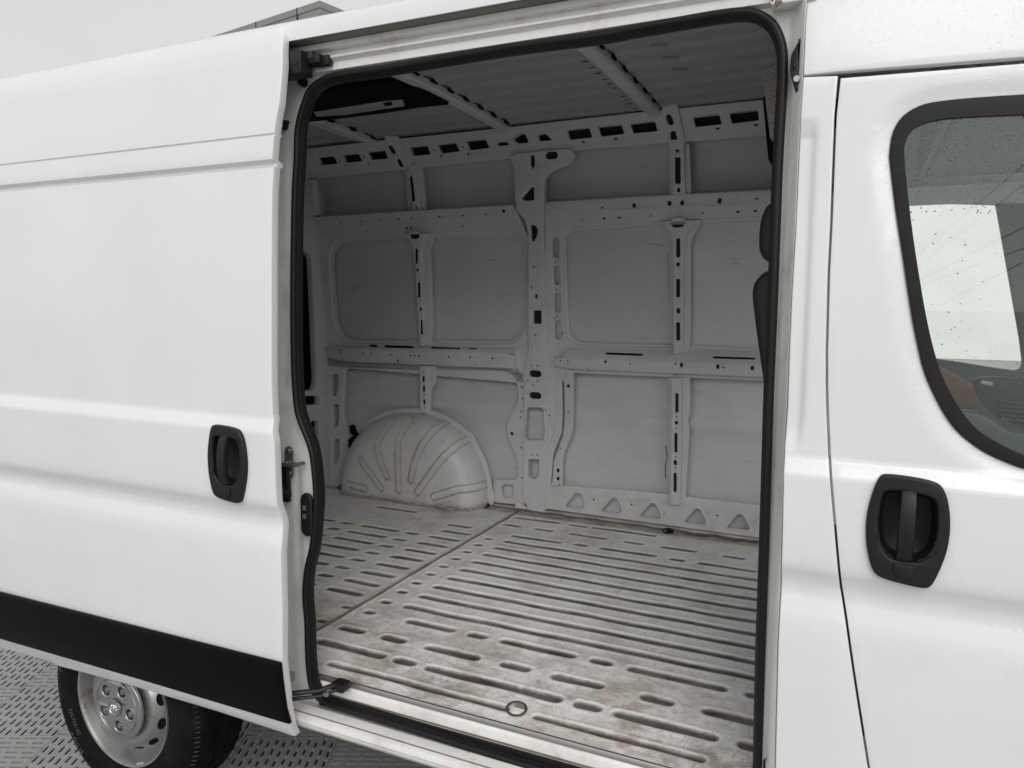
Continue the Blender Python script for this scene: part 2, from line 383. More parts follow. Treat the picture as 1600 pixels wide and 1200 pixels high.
HOLE_PTS = [(505,320),(780,325),(890,345),(925,430),(925,600),(910,750),(870,850),(740,895),(560,880),(480,790),(455,600),(465,430)]
def handle_hole(u, v, surf):
    (cx, cz_), = on([(u, v)], surf)
    return rc([(cx+(a-690)*.000214*1.03, cz_-(b-645)*.000233*1.02) for a, b in HOLE_PTS], .012, 3)
# ---------------------------------------------------------------- sliding door (open, slid back outside the body)
front = [(443.5,39),(443,52),(441,100),(436,160),(430,210),(427,250),(425,300),(424,400),(424,500),(424,600),(426,650),(428,690),(430,745),(436,800),(440,850),(440.5,950),(440.5,1035),(447,1092),(460,1151)]
bottom = [(340,1112),(200,1070),(92,1041),(80,1035),(0,1012),(-60,996)]
sd_poly = on(front+bottom+[(-60,135),(0,124),(200,87.5),(360,55)], doorS)
SD = plate('sliding_door', sd_poly, [handle_hole(357.5, 724.5, doorS)], doorS, 0, .026, .003, M['paint'], cz=[c/DK for c in ZC], cx=frange(-2.75,-1.34,.045), angle=24, res=2)
trim_poly = rc(on([(-60,912),(0,925.5),(220,981),(438,1036),(454,1132),(220,1062),(0,998),(-60,981)], doorS, .012), .006)
plate('door_cladding', trim_poly, (), doorS, .018, .018, .0085, M['trim'], parent=SD, cz=[-.95,-1.0,-1.05,-1.09,-1.13], res=2)

# ---------------------------------------------------------------- door handle (shared by both doors)
def handle(parent, u, v, surf, sx=1.0):
    (cx, cz_), = on([(u, v)], surf); cy = surf(cx, cz_)
    s = .000905                         # metres per unit of the tracing
    tr = lambda pts: [((a-690)*s*.2*sx*1.0*1.15, -(b-645)*s*.2*1.15) for a, b in pts]
    k = lambda pts: [((a-690)*.000214*sx, -(b-645)*.000233) for a, b in pts]
    outl = k([(500,195),(700,200),(860,220),(935,255),(980,350),(1006,480),(1015,620),(1000,780),(950,950),(905,1060),(860,1092),(700,1080),(480,1050),(425,980),(375,800),(362,620),(375,470),(420,290),(455,215)])
    hole = k([(515,330),(640,318),(780,335),(880,355),(905,430),(915,600),(900,740),(870,830),(800,880),(740,885),(620,885),(560,870),(490,790),(465,600),(475,430),(490,360)])
    def mp(a, b, d): return Vector((cx+a, cy - .013 + d + 6*(a/.09)**2*.0008, cz_+b))
    bez = plate('door_handle', rc(outl, .02, 3), [rc(hole, .012, 3)], None, thick=.018, bevel=.005, mat=M['plastic'], parent=parent, mapper=mp, res=2)
    # hollow finger bowl behind the opening
    bm = bmesh.new(); ring = rc(hole, .012, 3); N = len(ring); lv = []
    for q, (sc_, dp) in enumerate(((1.03, -.002), (.97, .012), (.86, .026), (.6, .034), (.02, .036))):
        lv.append([bm.verts.new((cx+a*sc_, cy+dp, cz_+b*sc_)) for a, b in ring])
    for A, B in zip(lv, lv[1:]):
        for i in range(N): bm.faces.new((A[i], A[(i+1)%N], B[(i+1)%N], B[i]))
    finish(bm, 'finger_bowl', M['plastic'], bez)
    # lighter chamfer ledge at the foot of the bowl
    for sg in (-1, 1):
        bm = bmesh.new(); pl = k([(690+sg*x, y) for x, y in ((215,690),(200,760),(150,838),(95,862),(85,890),(160,885),(235,790),(240,690))])
        for a, b in pl: bm.verts.new((cx+a, cy-.0085-.0035*(abs(a)>.04), cz_+b))
        bm.verts.ensure_lookup_table(); f = bm.faces.new(bm.verts[:])
        r = bmesh.ops.extrude_face_region(bm, geom=[f]); bmesh.ops.translate(bm, verts=[e for e in r['geom'] if isinstance(e, bmesh.types.BMVert)], vec=(0,.012,0))
        finish(bm, 'bowl_ledge', M['plastic'], bez)
    # grip: curved bar standing proud
    bm = bmesh.new(); rows = []
    path = [(-695+975, .002), (290,-.004),(340,-.018),(450,-.026),(600,-.029),(750,-.027),(860,-.020),(900,-.012)]
    path = [(275,.004),(290,-.006),(340,-.018),(450,-.026),(600,-.029),(750,-.026),(850,-.019),(905,-.008)]
    P3 = catmull([(0, d, b) for b, d in path], 5, False)
    for p in P3:
        b, d = p.z, p.y; w = .0128*sx*(1 + .12*math.sin((b-275)/630*math.pi)) if b < 850 else .0142*sx
        zz = cz_-(b-645)*.000233; xx = cx + (-.002 + (645-b)*.0000035)*sx
        prof = [(-1,.012),(-1,.004),(-.86,.0),(0,-.0022),(.86,.0),(1,.004),(1,.012)]
        rows.append([bm.verts.new((xx+a*w, cy+d+c, zz)) for a, c in prof])
    for A, B in zip(rows, rows[1:]):
        for i in range(len(A)-1): bm.faces.new((A[i], A[i+1], B[i+1], B[i]))
    bm.faces.new(rows[0]); bm.faces.new(rows[-1][::-1])
    finish(bm, 'handle_grip', M['plastic'], bez, angle=45)
    # lock cover under the grip
    lp = rc(k([(598,905),(765,912),(760,1000),(735,1035),(640,1030),(605,1000)]), .006)
    plate('lock_cover', lp, (), None, thick=.005, bevel=.0015, mat=M['plastic'], parent=bez, mapper=lambda a,b,d: Vector((cx+a, cy-.0155+d, cz_+b)))
    return bez
handle(SD, 357.5, 724.5, doorS)

# ---------------------------------------------------------------- near side body right of the opening
corner = [(1262,-60),(1261,0),(1257,60),(1255,120),(1251,180),(1248,240),(1242.7,360),(1237,453),(1233,547),(1230,635),(1226,697),(1224,760),(1222,847),(1221.5,862),(1220,931),(1216,1002),(1214,1087),(1211.5,1200),(1210,1330)]
seam = [(1311,118),(1305.5,180),(1303,240),(1299,347),(1295,427),(1292,547),(1292,600),(1292.8,635),(1296,710),(1300.5,772),(1308,858),(1314,917),(1323,973),(1333,1044),(1344,1115),(1357.5,1200),(1380,1320)]
_cl = sorted([(z, x) for x, z in on([(1274,205),(1271,240),(1266,360),(1262,453),(1257,560),(1253,650),(1247,690),(1243,715)], body)])
def chan(x, z):      # pressed channel beside the opening
    xc = float(np.interp(z, [c[0] for c in _cl], [c[1] for c in _cl]))
    t = float(np.interp(z, [-.285,-.262,-.24,.325,.345,.36], [0,.5,1,1,.4,0]))
    return -.010*t/(1+math.exp(min(60,(x-xc)/.0028)))
XC = frange(-.13, -.03, .0035)
pil = on(corner[3:], body)
bp_poly = pil + on([(u-1.8, v) for u, v in seam[::-1]], body)
plate('pillar_panel', bp_poly, (), body, 0, .02, .003, M['paint'], cz=ZC+frange(-.34,.40,.03)+[-.285,-.275,-.262,-.25,-.24,.325,.335,.345,.353,.36], cx=XC, disp=chan, angle=24, res=2)
up_poly = on([(1262,-340),(1261,0),(1255.5,118),(1311,112.5),(1600,90),(2000,60),(2000,-340)], body)
up_poly = [(x, min(z, .648)) for x, z in up_poly]
plate('upper_side_panel', up_poly, (), body, .002, .02, .003, M['paint'], cz=ZC, cx=frange(-.1,1.9,.06), angle=24, res=2)
win_out = [(1950,118),(1600,147),(1530,151.5),(1469,157.5),(1437,165),(1411,181),(1396,205),(1390.5,236),(1391,255),(1400,330),(1412,410),(1424,490),(1436,550),(1446,586),(1460,618),(1480,654),(1504,682),(1540,708),(1580,726),(1600,733),(1950,800)]
win_in = [(1950,150),(1600,176),(1530,179),(1475,183),(1440,191),(1420,205),(1411,226),(1411,255),(1418,324),(1428,398),(1443,488),(1457,550),(1472,594),(1496,638),(1528,676),(1570,702),(1600,716),(1950,782)]
def smooth_px(P):
    q = catmull([Vector((u, v, 0)) for u, v in P[1:-1]], 3, False)
    return [P[0]]+[(a.x, a.y) for a in q]+[P[-1]]
win_out, win_in = smooth_px(win_out), smooth_px(win_in)
fd_poly = on([(u+1.8, v) for u, v in seam], body)
fd_poly = on([(1313.5,122),(1600,99),(1990,69)], body)[::-1] + fd_poly[1:] + on([(1990,1500)], body)
wo_ = on(win_out, body)
def wdist(x, z):
    best = 9; 
    for (ax, az), (bx, bz) in zip(wo_[1:-1], wo_[2:-1]):
        dx, dz = bx-ax, bz-az; t = max(0, min(1, ((x-ax)*dx+(z-az)*dz)/(dx*dx+dz*dz)))
        best = min(best, math.hypot(x-ax-t*dx, z-az-t*dz))
    return best
def windisp(x, z):
    if x < -.06 or z < -.42 or z > .42: return 0
    d = wdist(x, z); k = max(0, 1-d/.034); return -.006*(k*k*(3-2*k))
FD = plate('front_door', fd_poly, [wo_, handle_hole(1417, 829, body)], body, 0, .03, .002, M['paint'], cz=ZC+frange(-.40,.42,.022), cx=frange(-.07,.80,.018), disp=windisp, angle=24, res=2)
plate('window_gasket', on(win_out, body, 0), [on(win_in, body, 0)], body, .001, .010, .003, M['gasket'], parent=FD, cz=frange(-.4,.5,.05), res=2)
wi_ = on(win_in, body); cxw = sum(p[0] for p in wi_)/len(wi_); czw = sum(p[1] for p in wi_)/len(wi_)
wi2 = []
for p_ in wi_:
    d_ = math.hypot(p_[0]-cxw, p_[1]-czw); wi2.append((p_[0]-(p_[0]-cxw)/d_*.005, p_[1]-(p_[1]-czw)/d_*.005))
wi0 = [(p_[0]+(p_[0]-cxw)*.004, p_[1]+(p_[1]-czw)*.004) for p_ in wi_]
gp_ = on(win_out, body)
def pane_y(z): return 1.5735
bm = bmesh.new()
fr_ = [bm.verts.new((x, pane_y(z), z)) for x, z in gp_]; bk_ = [bm.verts.new((x, pane_y(z)+.004, z)) for x, z in gp_]
bm.faces.new(fr_); bm.faces.new(bk_[::-1])
for a_ in range(len(gp_)): b_ = (a_+1) % len(gp_); bm.faces.new((fr_[a_], fr_[b_], bk_[b_], bk_[a_]))
finish(bm, 'window_glass', M['glass'], FD, smooth=False)
handle(FD, 1417, 829, body)
# rain beads on the side glass
bm = bmesh.new(); gi = on(win_in, body)
def inside(p, poly):
    c = False; n = len(poly)
    for i in range(n):
        (x1,y1),(x2,y2) = poly[i], poly[i-1]
        if (y1 > p[1]) != (y2 > p[1]) and p[0] < (x2-x1)*(p[1]-y1)/(y2-y1)+x1: c = not c
    return c
def bead(bm, c, r, flat=.5):
    top = bm.verts.new(c + Vector((0,-r*flat,0)))
    ra = [bm.verts.new(c + Vector((r*math.cos(a), 0, r*math.sin(a)*random.uniform(.9,1.15)))) for a in [k*math.pi/3 for k in range(6)]]
    rb = [bm.verts.new(c + Vector((r*.72*math.cos(a), -r*flat*.7, r*.72*math.sin(a)))) for a in [k*math.pi/3 for k in range(6)]]
    for i in range(6):
        j = (i+1) % 6; bm.faces.new((ra[i], ra[j], rb[j], rb[i])); bm.faces.new((rb[i], rb[j], top))
for _ in range(4200):
    x, z = random.uniform(.02,.5), random.uniform(-.3,.36)
    if random.random() > (1 if z > .17 else .10 if z > -.10 else .3): continue
    if inside((x, z), gi): bead(bm, Vector((x, pane_y(z)-.0003, z)), random.choice((.0005,.0006,.0008,.0012,.0015)))
o = finish(bm, 'rain_beads', M['water'], FD); o['kind'] = 'stuff'
M['water2'] = pbr('paint_beads', (.72,.72,.72), .04, spec=.9)
bm = bmesh.new()
for _ in range(1500):
    x, z = random.uniform(-.08,.32), random.uniform(-.62,.6)
    if random.random() > .25+.75*math.exp(-((z+.12)/.16)**2): continue
    if x > .0 and wdist(x, z) < .004 or inside((x,z), wo_): continue
    if .0 < x < .20 and -.57 < z < -.28: continue
    y = body(x,z) - (windisp(x,z) if x > -.02 else chan(x,z) if x < -.035 else 0)
    bead(bm, Vector((x, y-.0002, z)), random.choice((.0004,.0005,.0006,.0008)), .3)
o = finish(bm, 'rain_beads', M['water2'], VAN); o['kind'] = 'stuff'

# ---------------------------------------------------------------- door opening: jamb ring, rubber seal
RY = 1.62
seal_px = [(484,1010),(483,970),(480,930),(483,890),(491,855),(496,805),(497,770),(492,715),(485,688),(473,658),(467,635),(463.5,590),(462,540),(461.5,480),(462,400),(464,300),(467,250),(469,200),(480,160),(491,139),(515,124),(550,117),(595,111),(720,90),(820,74),(933,59.5),(1000,47),(1075,34),(1130,25),(1174,23),(1205,40),(1220,74),(1222,110),(1221,142),(1216,227),(1213,296),(1207,460),(1201,602),(1197,730),(1193.5,843),(1187,1030),(1184,1172),(1183,1230),(1182,1278),(1160,1300),(1120,1290),(980,1240),(850,1200.5),(745,1168),(650,1138),(547,1107),(510,1095),(492,1075),(486,1045)]
sp = [Vector((x, RY, z)) for x, z in [atY(u, v, RY) for u, v in seal_px]]
spath = catmull(sp, 4)
def sweep_y(name, path, prof, mat, parent=VAN, angle=50):
    bm = bmesh.new(); N = len(path); rings = []
    cen = sum(path, Vector())/N
    for i, p in enumerate(path):
        t = (path[(i+1)%N]-path[i-1]).normalized(); s = Vector((-t.z, 0, t.x))
        # s points inward for this winding?
        rings.append((p, s))
    sg = sum(1 if (r[1].dot(cen-r[0]) > 0) else -1 for r in rings)
    sg = 1 if sg > 0 else -1
    R = [[bm.verts.new(p + s*sg*a + Vector((0,b,0))) for a, b in prof] for p, s in rings]
    n = len(prof)
    for i in range(N):
        A, B = R[i], R[(i+1)%N]
        for k in range(n): bm.faces.new((A[k], A[(k+1)%n], B[(k+1)%n], B[k]))
    return finish(bm, name, mat, parent, angle)
circ = lambda r, ca, cb, n=10, fl=1: [(ca+r*math.cos(2*math.pi*k/n), cb+r*fl*math.sin(2*math.pi*k/n)) for k in range(n)]
DS = sweep_y('door_seal', spath, circ(.0088,-.003,-.004,12,1.15), M['rubber'])
sweep_y('seal_lip', spath, [(.001,-.004),(.007,-.003),(.0105,.004),(.0105,.017),(.007,.022),(.002,.022),(.000,.008)], M['rubber'], DS)
# jamb face round the opening
hole = [(p.x, p.z) for p in spath]
def jambS(x, z):
    k = max(0, min(1, (x+.158)/.045))
    y = 1.628 - .062*(k*k*(3-2*k))
    if x < -1.40: y += .006*math.exp(-((x+1.47)/.02)**2)
    return y
jc = on(corner, lambda x,z: 1.566)
jo = [(x-.001, z) for x, z in jc if z < .60]
jo[0] = (jo[0][0], .598)
jamb_outer = [(-1.80,.598)] + jo[:-1] + [(jc[-1][0], -1.142), (-1.80,-1.142)]
def jdisp(x, z):
    o = 0
    if x < -1.38:      # pressed shapes of the rear pillar
        o -= .006*math.exp(-((x+1.425)/.012)**2)*(1 if .1 < z < .38 or -.8 < z < -.45 else 0)
        o += .010/(1+math.exp((x+1.462)/.006))
        o += .008*math.exp(-((z+.27)/.03)**2)
    return o
plate('opening_jamb', jamb_outer, [hole], jambS, 0, .012, .002, M['jamb'], cx=frange(-1.50,-1.38,.008)+frange(-.16,-.10,.006), cz=frange(-1.12,.6,.06)+frange(-.36,-.18,.02), disp=jdisp, angle=40)
# gutter/track header above the opening
bm = bmesh.new()
hp = [(1.64,.585),(1.628,.596),(1.612,.600),(1.612,.619),(1.598,.6255),(1.600,.632),(1.616,.635),(1.618,.6505),(1.5985,.6515),(1.5985,.664),(1.603,.668),(1.606,.70),(1.568,.70),(1.564,.668),(1.558,.668),(1.558,.690),(1.564,.708),(1.58,.722),(1.64,.745),(1.66,.70)]
prism_x(bm, hp, -3.08, -.12, 20)
finish(bm, 'roof_gutter_track', M['jamb'], angle=25)
bm = bmesh.new(); prism_x(bm, [(1.567,.667),(1.6025,.6665),(1.6045,.70),(1.567,.70)], -3.05, -.19, 10)  # dark strip that puts the shade of the gutter recess into colour
finish(bm, 'gutter_shade_strip', pbr('painted_gutter_shade', (.22,.21,.20), .7, bump=(80,.3,4), spots=[(12,.45,.7,(.14,.13,.12),.7)]))
bm = bmesh.new(); prism_x(bm, [(1.5565,.6665),(1.5565,.690),(1.5625,.709),(1.579,.7235),(1.64,.747),(1.64,.743),(1.581,.7195),(1.567,.705),(1.561,.688),(1.561,.668)], -3.085, -.118, 12)
finish(bm, 'roof_rail_skin', M['paint'], angle=30)
# joint cap at right end of the header with scuffed dirt spot
(x1, z1), = [atY(1216, 8, 1.605)]
bm = bmesh.new(); box(bm, -.19, -.105, 1.585, 1.63, .585, .66, .004); finish(bm, 'header_end_plate', M['jamb'])
bm = bmesh.new()
for k in range(9):
    a = random.uniform(0,6.3); r = random.uniform(0,.011)
    bmesh.ops.create_icosphere(bm, subdivisions=1, radius=random.uniform(.002,.0045), matrix=Matrix.Translation((x1+r*math.cos(a), 1.584, z1+r*math.sin(a))))
finish(bm, 'scraped_bolt', M['caulk'])
# bolts in the track
for u, v in ((957,16),):
    bm = bmesh.new(); x, z = atY(u, v, 1.60); cyl(bm, (x,1.603,z), (x,1.613,z), .006, 10); finish(bm, 'track_bolt', M['steel'])

# sill under the opening
bm = bmesh.new()
sill = [(1.662,-1.0765),(1.654,-1.078),(1.650,-1.082),(1.6485,-1.092),(1.643,-1.096),(1.6415,-1.104),(1.640,-1.150),(1.632,-1.153),(1.608,-1.148),(1.604,-1.146),(1.580,-1.148),(1.562,-1.152),(1.555,-1.157),(1.5535,-1.166),(1.556,-1.170),(1.557,-1.178),(1.566,-1.190),(1.62,-1.20),(1.70,-1.20),(1.70,-1.11)]
prism_x(bm, sill, -1.46, -.095, 20)
finish(bm, 'door_sill', M['jamb'], angle=28)
bm = bmesh.new(); prism_x(bm, [(1.6555,-1.0735),(1.6505,-1.0745),(1.6475,-1.079),(1.6475,-1.088),(1.651,-1.088),(1.654,-1.0765)], -1.40, -.17, 8)
finish(bm, 'sill_edge_strip', M['steel'])
bm = bmesh.new(); prism_x(bm, [(1.6405,-1.118),(1.6375,-1.117),(1.6375,-1.121),(1.6405,-1.122)], -1.40, -.17, 8)
finish(bm, 'sill_dirt_seam', M['caulk'])
bm = bmesh.new(); prism_x(bm, [(1.572,-1.1475),(1.5705,-1.1475),(1.5695,-1.152),(1.573,-1.152)], -1.45, -.10, 8)
finish(bm, 'sill_dirt_seam', M['caulk'])
bm = bmesh.new(); prism_x(bm, [(1.638,-1.128),(1.631,-1.120),(1.626,-1.122),(1.626,-1.152),(1.638,-1.152)], -1.36, -.17, 8)
finish(bm, 'sill_inner_seal', M['rubber'], DS)

# ---------------------------------------------------------------- hardware in the opening
def px3(u, v, y): x, z = atY(u, v, y); return Vector((x, y, z))
# upper roller arm
bm = bmesh.new()
a = px3(436,86,1.555); b = px3(470,84,1.58); c = px3(500,92,1.60); 
tube(bm, [a, b, c], .009, 8)
box(bm, *(lambda p: (p.x-.035,p.x+.05,1.55,1.60,p.z-.03,p.z+.028))(px3(458,104,1.58)), .006)
box(bm, *(lambda p: (p.x-.03,p.x+.025,1.575,1.612,p.z-.012,p.z+.012))(px3(496,96,1.60)), .004)
cyl(bm, px3(486,82,1.585), px3(486,94,1.585), .014, 12)
box(bm, *(lambda p: (p.x-.028,p.x+.022,1.59,1.612,p.z-.014,p.z+.012))(px3(506,95,1.60)), .005)
finish(bm, 'upper_door_arm', M['plastic'])
bm = bmesh.new(); cyl(bm, px3(464,100,1.547), px3(464,100,1.556), .006, 12); cyl(bm, px3(487,91,1.570), px3(487,91,1.58), .0045, 10)
finish(bm, 'arm_bolt', M['plastic'])
for u, v, r in ((471,128,.012),(441,196,.011),(445,190,.006)):
    bm = bmesh.new(); p = px3(u,v,1.615); cyl(bm, p+Vector((0,.012,0)), p+Vector((0,-.006,0)), r, 12, r*.75); finish(bm, 'rubber_buffer', M['rubber'])
bm = bmesh.new(); p = px3(434,190,1.60); box(bm, p.x-.03, p.x+.008, 1.60, 1.625, p.z-.012, p.z+.014, .003); finish(bm, 'hinge_lug', M['jamb'])
# striker
bm = bmesh.new(); p = px3(452,722,1.612)
for dz in (-1, 1): pass
bm2 = poly2d(slot(0,0,.03,.092), [slot(0,.032,.008,.008), slot(0,-.032,.008,.008)], .005, .001)
for v in bm2.verts: v.co = Vector((p.x+v.co.x, 1.613 - v.co.z, p.z+v.co.y))
me = bpy.data.meshes.new('t'); bm2.to_mesh(me); bm.from_mesh(me); bm2.free()
tube(bm, [p+Vector((-.006,-.004,-.004)), p+Vector((-.004,-.02,-.003)), p+Vector((.03,-.024,0)), p+Vector((.052,-.02,.002)), p+Vector((.05,0,.002))], .0065, 8)
for dz in (.032,-.032): cyl(bm, p+Vector((0,-.002,dz)), p+Vector((0,-.007,dz)), .007, 10)
finish(bm, 'door_striker', M['steel'])
bm = bmesh.new(); p = px3(446,756,1.60); box(bm, p.x-.012, p.x+.010, 1.596, 1.612, p.z-.052, p.z+.052, .002)
p = px3(441,771,1.585); box(bm, p.x-.012, p.x+.022, 1.56, 1.60, p.z-.012, p.z+.014, .004); cyl(bm, p+Vector((-.006,-.012,0)), p+Vector((-.006,.01,0)), .024, 14, .02)
finish(bm, 'door_stop', M['rubber'])
p = px3(480,804,1.61)
bm = poly2d(slot(0,0,.040,.125), [], .012, .004, 2)
for v in bm.verts: v.co = Vector((p.x+v.co.x, 1.610 - v.co.z, p.z+v.co.y))
LP = finish(bm, 'latch_plate', M['plastic'])
bm = bmesh.new()
for dz in (.02,-.004): box(bm, p.x-.009, p.x+.001, 1.600, 1.606, p.z+dz-.007, p.z+dz+.007, .0015)
finish(bm, 'contact_pin', M['steel'], LP)
# guide wedge on the front pillar
gp = on([(1251,58),(1236,86),(1234,108),(1236,120),(1243,144),(1249,142),(1250,100)], lambda x,z: 1.592)
GW = plate('door_guide', rc(gp,.004), (), lambda x,z: 1.592, .004, .022, .004, M['plastic'], res=2)
plate('guide_pocket', rc(on([(1239,86),(1243,80),(1244,104),(1239,110)], lambda x,z:1.586),.002), (), lambda x,z: 1.586, .004, .004, .001, M['rubber'], GW)
bm = bmesh.new(); p = px3(1245,124,1.586); cyl(bm, p, p+Vector((0,-.006,0)), .006, 10); finish(bm, 'guide_screw', M['steel'], GW)
gp = on([(1204,1168),(1192,1190),(1194,1240),(1207,1260),(1209,1190)], lambda x,z: 1.60)
LG = plate('lower_door_guide', rc(gp,.004), (), lambda x,z: 1.60, .006, .02, .004, M['plastic'], res=2)
bm = bmesh.new(); p = px3(1202,1184,1.592); cyl(bm, p, p+Vector((0,-.006,0)), .006, 10); finish(bm, 'guide_screw', M['steel'], LG)
# lower roller arm
bm = bmesh.new()
tube(bm, [px3(452,1084,1.535), px3(500,1079,1.575), px3(520,1071,1.60), px3(545,1068,1.64)], .0075, 8)
tube(bm, [px3(452,1093,1.535), px3(502,1087,1.575), px3(530,1076,1.61)], .0055, 8)
box(bm, *(lambda p: (p.x-.02,p.x+.022,1.60,1.64,p.z-.012,p.z+.012))(px3(532,1071,1.62)), .004)
finish(bm, 'lower_door_arm', M['plastic'])
bm = bmesh.new(); p = px3(507,1084,1.565); cyl(bm, p, p+Vector((.012,-.004,.002)), .006, 10); finish(bm, 'lower_arm_bolt', M['steel']); bm = bmesh.new(); p = px3(447,1058,1.53); box(bm, p.x-.006,p.x+.016,1.52,1.55,p.z-.012,p.z+.01,.002)
finish(bm, 'lower_arm_bracket', M['steel'])

# ---------------------------------------------------------------- floor (stamped sheet)
FZ = -1.077
def seg(a, b): return (a, b)
rows = []    # y, halfwidth, [(x0,x1)], depth
def R_(y, segs, hw=.0165): rows.append((y, hw*.98, segs))
R_(1.722, [(-1.40,-.80),(-.725,-.282)], .010)
R_(1.829, [(-1.537,-1.27),(-1.237,-1.161),(-1.124,-.69),(-.652,-.576),(-.541,-.269),(-.22,-.14),(-.10,.3)])
R_(1.945, [(-1.532,-1.432),(-1.362,-1.271),(-1.196,-1.004),(-.931,-.836),(-.764,-.608),(-.499,-.407),(-.33,-.16),(-.06,.05)])
R_(2.087, [(-1.359,-1.17),(-1.12,-1.05),(-1.002,-.742),(-.697,-.625),(-.578,-.287),(-.237,-.16),(-.11,.3)])
for k in range(9):
    R_(2.19+.1037*k, [(-1.437,.33)])
for k in range(10):
    R_(2.088+.1035*k, [(-1.537,-1.493)], .0155)
zz = lambda a, b: atZ(780+a/3.529, 560+b/3.529, FZ)
def rowpx(*s):
    for (a, b), (c, d) in s:
        x0, y0 = zz(a, b); x1, y1 = zz(c, d); rows.append(((y0+y1)/2, .0165, [(x0, x1)]))
rowpx(((20,912),(122,925)), ((195,937),(302,951)), ((382,962),(598,995)), ((685,1010),(800,1025)), ((890,1038),(1092,1067)), ((1230,1087),(1355,1107)))
rowpx(((85,875),(340,907)), ((380,915),(490,926)), ((505,933),(872,946+30)),)
rowpx(((62,978),(345,1012)), ((408,1022),(492,1032)), ((548,1045),(872,1090)), ((932,1104),(1025,1116)), ((1088,1130),(1420,1172)))
rowpx(((985,960),(1420,1018)))
for k in range(9):
    y = 2.2+.1037*k; P0 = -1.625 + .0015*k
    x = P0
    lens = [(.165,.055),(.075,.035),(.225,.045),(.075,.035),(.225,.045),(.075,.035),(.225,.045),(.075,.035)]
    s = []
    for L, g in lens:
        s.append((x-L, x)); x -= L+g
    rows.append((y, .0165, [q for q in s if q[0] > -2.93 and not (y > 3.0 and q[0] < -1.85)]))
R_(3.13, [(-1.80,-1.66)]); R_(3.24, [(-2.30,-2.04)])
R_(3.28, [(-2.83,-2.72)])
R_(2.087, [(-1.632,-1.596)], .013); R_(1.951, [(-1.632,-1.596)], .013)
R_(1.95, [(-2.4,-2.15),(-2.05,-1.80)]); R_(1.83, [(-2.9,-2.5),(-2.4,-1.70)])
X0, X1, Y0, Y1, ST = -2.85, .34, 1.652, 3.60, .0048
nx = int((X1-X0)/ST); ny = int((Y1-Y0)/ST)
gx = np.linspace(X0, X1, nx); gy = np.linspace(Y0, Y1, ny)
GX, GY = np.meshgrid(gx, gy, indexing='ij')
dist = np.full(GX.shape, 9.)
wob = .0012*np.sin(GX*23+np.sin(GY*31)*2)
for y, hw, segs in rows:
    jm = np.where(np.abs(gy-y) < hw+.03)[0]
    if len(jm) == 0: continue
    j0, j1 = jm[0], jm[-1]+1
    for a, b in segs:
        im = np.where((gx > a-.03) & (gx < b+.03))[0]
        if len(im) == 0: continue
        i0, i1 = im[0], im[-1]+1
        sx = GX[i0:i1, j0:j1]; sy = GY[i0:i1, j0:j1]
        cxx = np.clip(sx, a+hw, b-hw) if b-a > 2*hw else np.full(sx.shape, (a+b)/2)
        d = np.hypot(sx-cxx, sy-y+wob[i0:i1, j0:j1]) - hw
        dist[i0:i1, j0:j1] = np.minimum(dist[i0:i1, j0:j1], d)
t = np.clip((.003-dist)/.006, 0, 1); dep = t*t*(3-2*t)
HZ = FZ - .0065*dep
# faint creases joining the dashes of a row, gentle unevenness, lip near the joint
for y, hw, segs in rows:
    if len(segs) > 3:
        m = np.exp(-((GY-y-hw*.9)/.003)**2)*(GX > min(s[0] for s in segs))*(GX < max(s[1] for s in segs))
        HZ -= .0012*m*(1-dep)
rim = np.exp(-((dist-.012)/.007)**2)
HZ += .0018*rim
HZ += .0011*np.sin(GX*4.1+1)*np.sin(GY*5.3) + .0005*np.sin(GX*17+GY*9)
jx = GX + 1.583
HZ += .004*np.exp(-((jx-.010)/.009)**2) - .005*np.exp(-((jx+.004)/.0045)**2) + .002*(jx < 0)
HZ += .0013*(GY < 1.70)*np.sin(GX*60+3*np.sin(GX*13))*.25
# bead beside the sill
HZ -= .0035*np.exp(-((GY-1.686)/.004)**2)*(GX < -.2)*0
co = np.stack([GX, GY, HZ+H], -1).reshape(-1, 3)
idx = np.arange(nx*ny).reshape(nx, ny)
quads = np.stack([idx[:-1,:-1], idx[1:,:-1], idx[1:,1:], idx[:-1,1:]], -1).reshape(-1, 4)
me = bpy.data.meshes.new('cargo_floor')
me.vertices.add(len(co)); me.vertices.foreach_set('co', co.ravel())
me.loops.add(quads.size); me.loops.foreach_set('vertex_index', quads.ravel())
me.polygons.add(len(quads)); me.polygons.foreach_set('loop_start', np.arange(0, quads.size, 4)); 
me.polygons.foreach_set('use_smooth', np.ones(len(quads), bool))
me.update(); me.validate()
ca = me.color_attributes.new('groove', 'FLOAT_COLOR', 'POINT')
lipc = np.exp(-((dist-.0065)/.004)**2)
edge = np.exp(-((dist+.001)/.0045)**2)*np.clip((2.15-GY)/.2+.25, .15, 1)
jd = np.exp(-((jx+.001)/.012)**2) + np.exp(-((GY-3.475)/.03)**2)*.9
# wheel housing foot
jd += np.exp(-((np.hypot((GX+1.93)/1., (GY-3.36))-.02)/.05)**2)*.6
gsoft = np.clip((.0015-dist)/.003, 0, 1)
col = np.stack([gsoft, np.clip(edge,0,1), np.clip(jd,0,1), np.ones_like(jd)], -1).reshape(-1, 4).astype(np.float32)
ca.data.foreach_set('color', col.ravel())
cb = me.color_attributes.new('lip', 'FLOAT_COLOR', 'POINT'); cb.data.foreach_set('color', np.stack([lipc]*3+[np.ones_like(lipc)], -1).reshape(-1,4).astype(np.float32).ravel())
FL = link('cargo_floor', me, M['floor'], VAN)
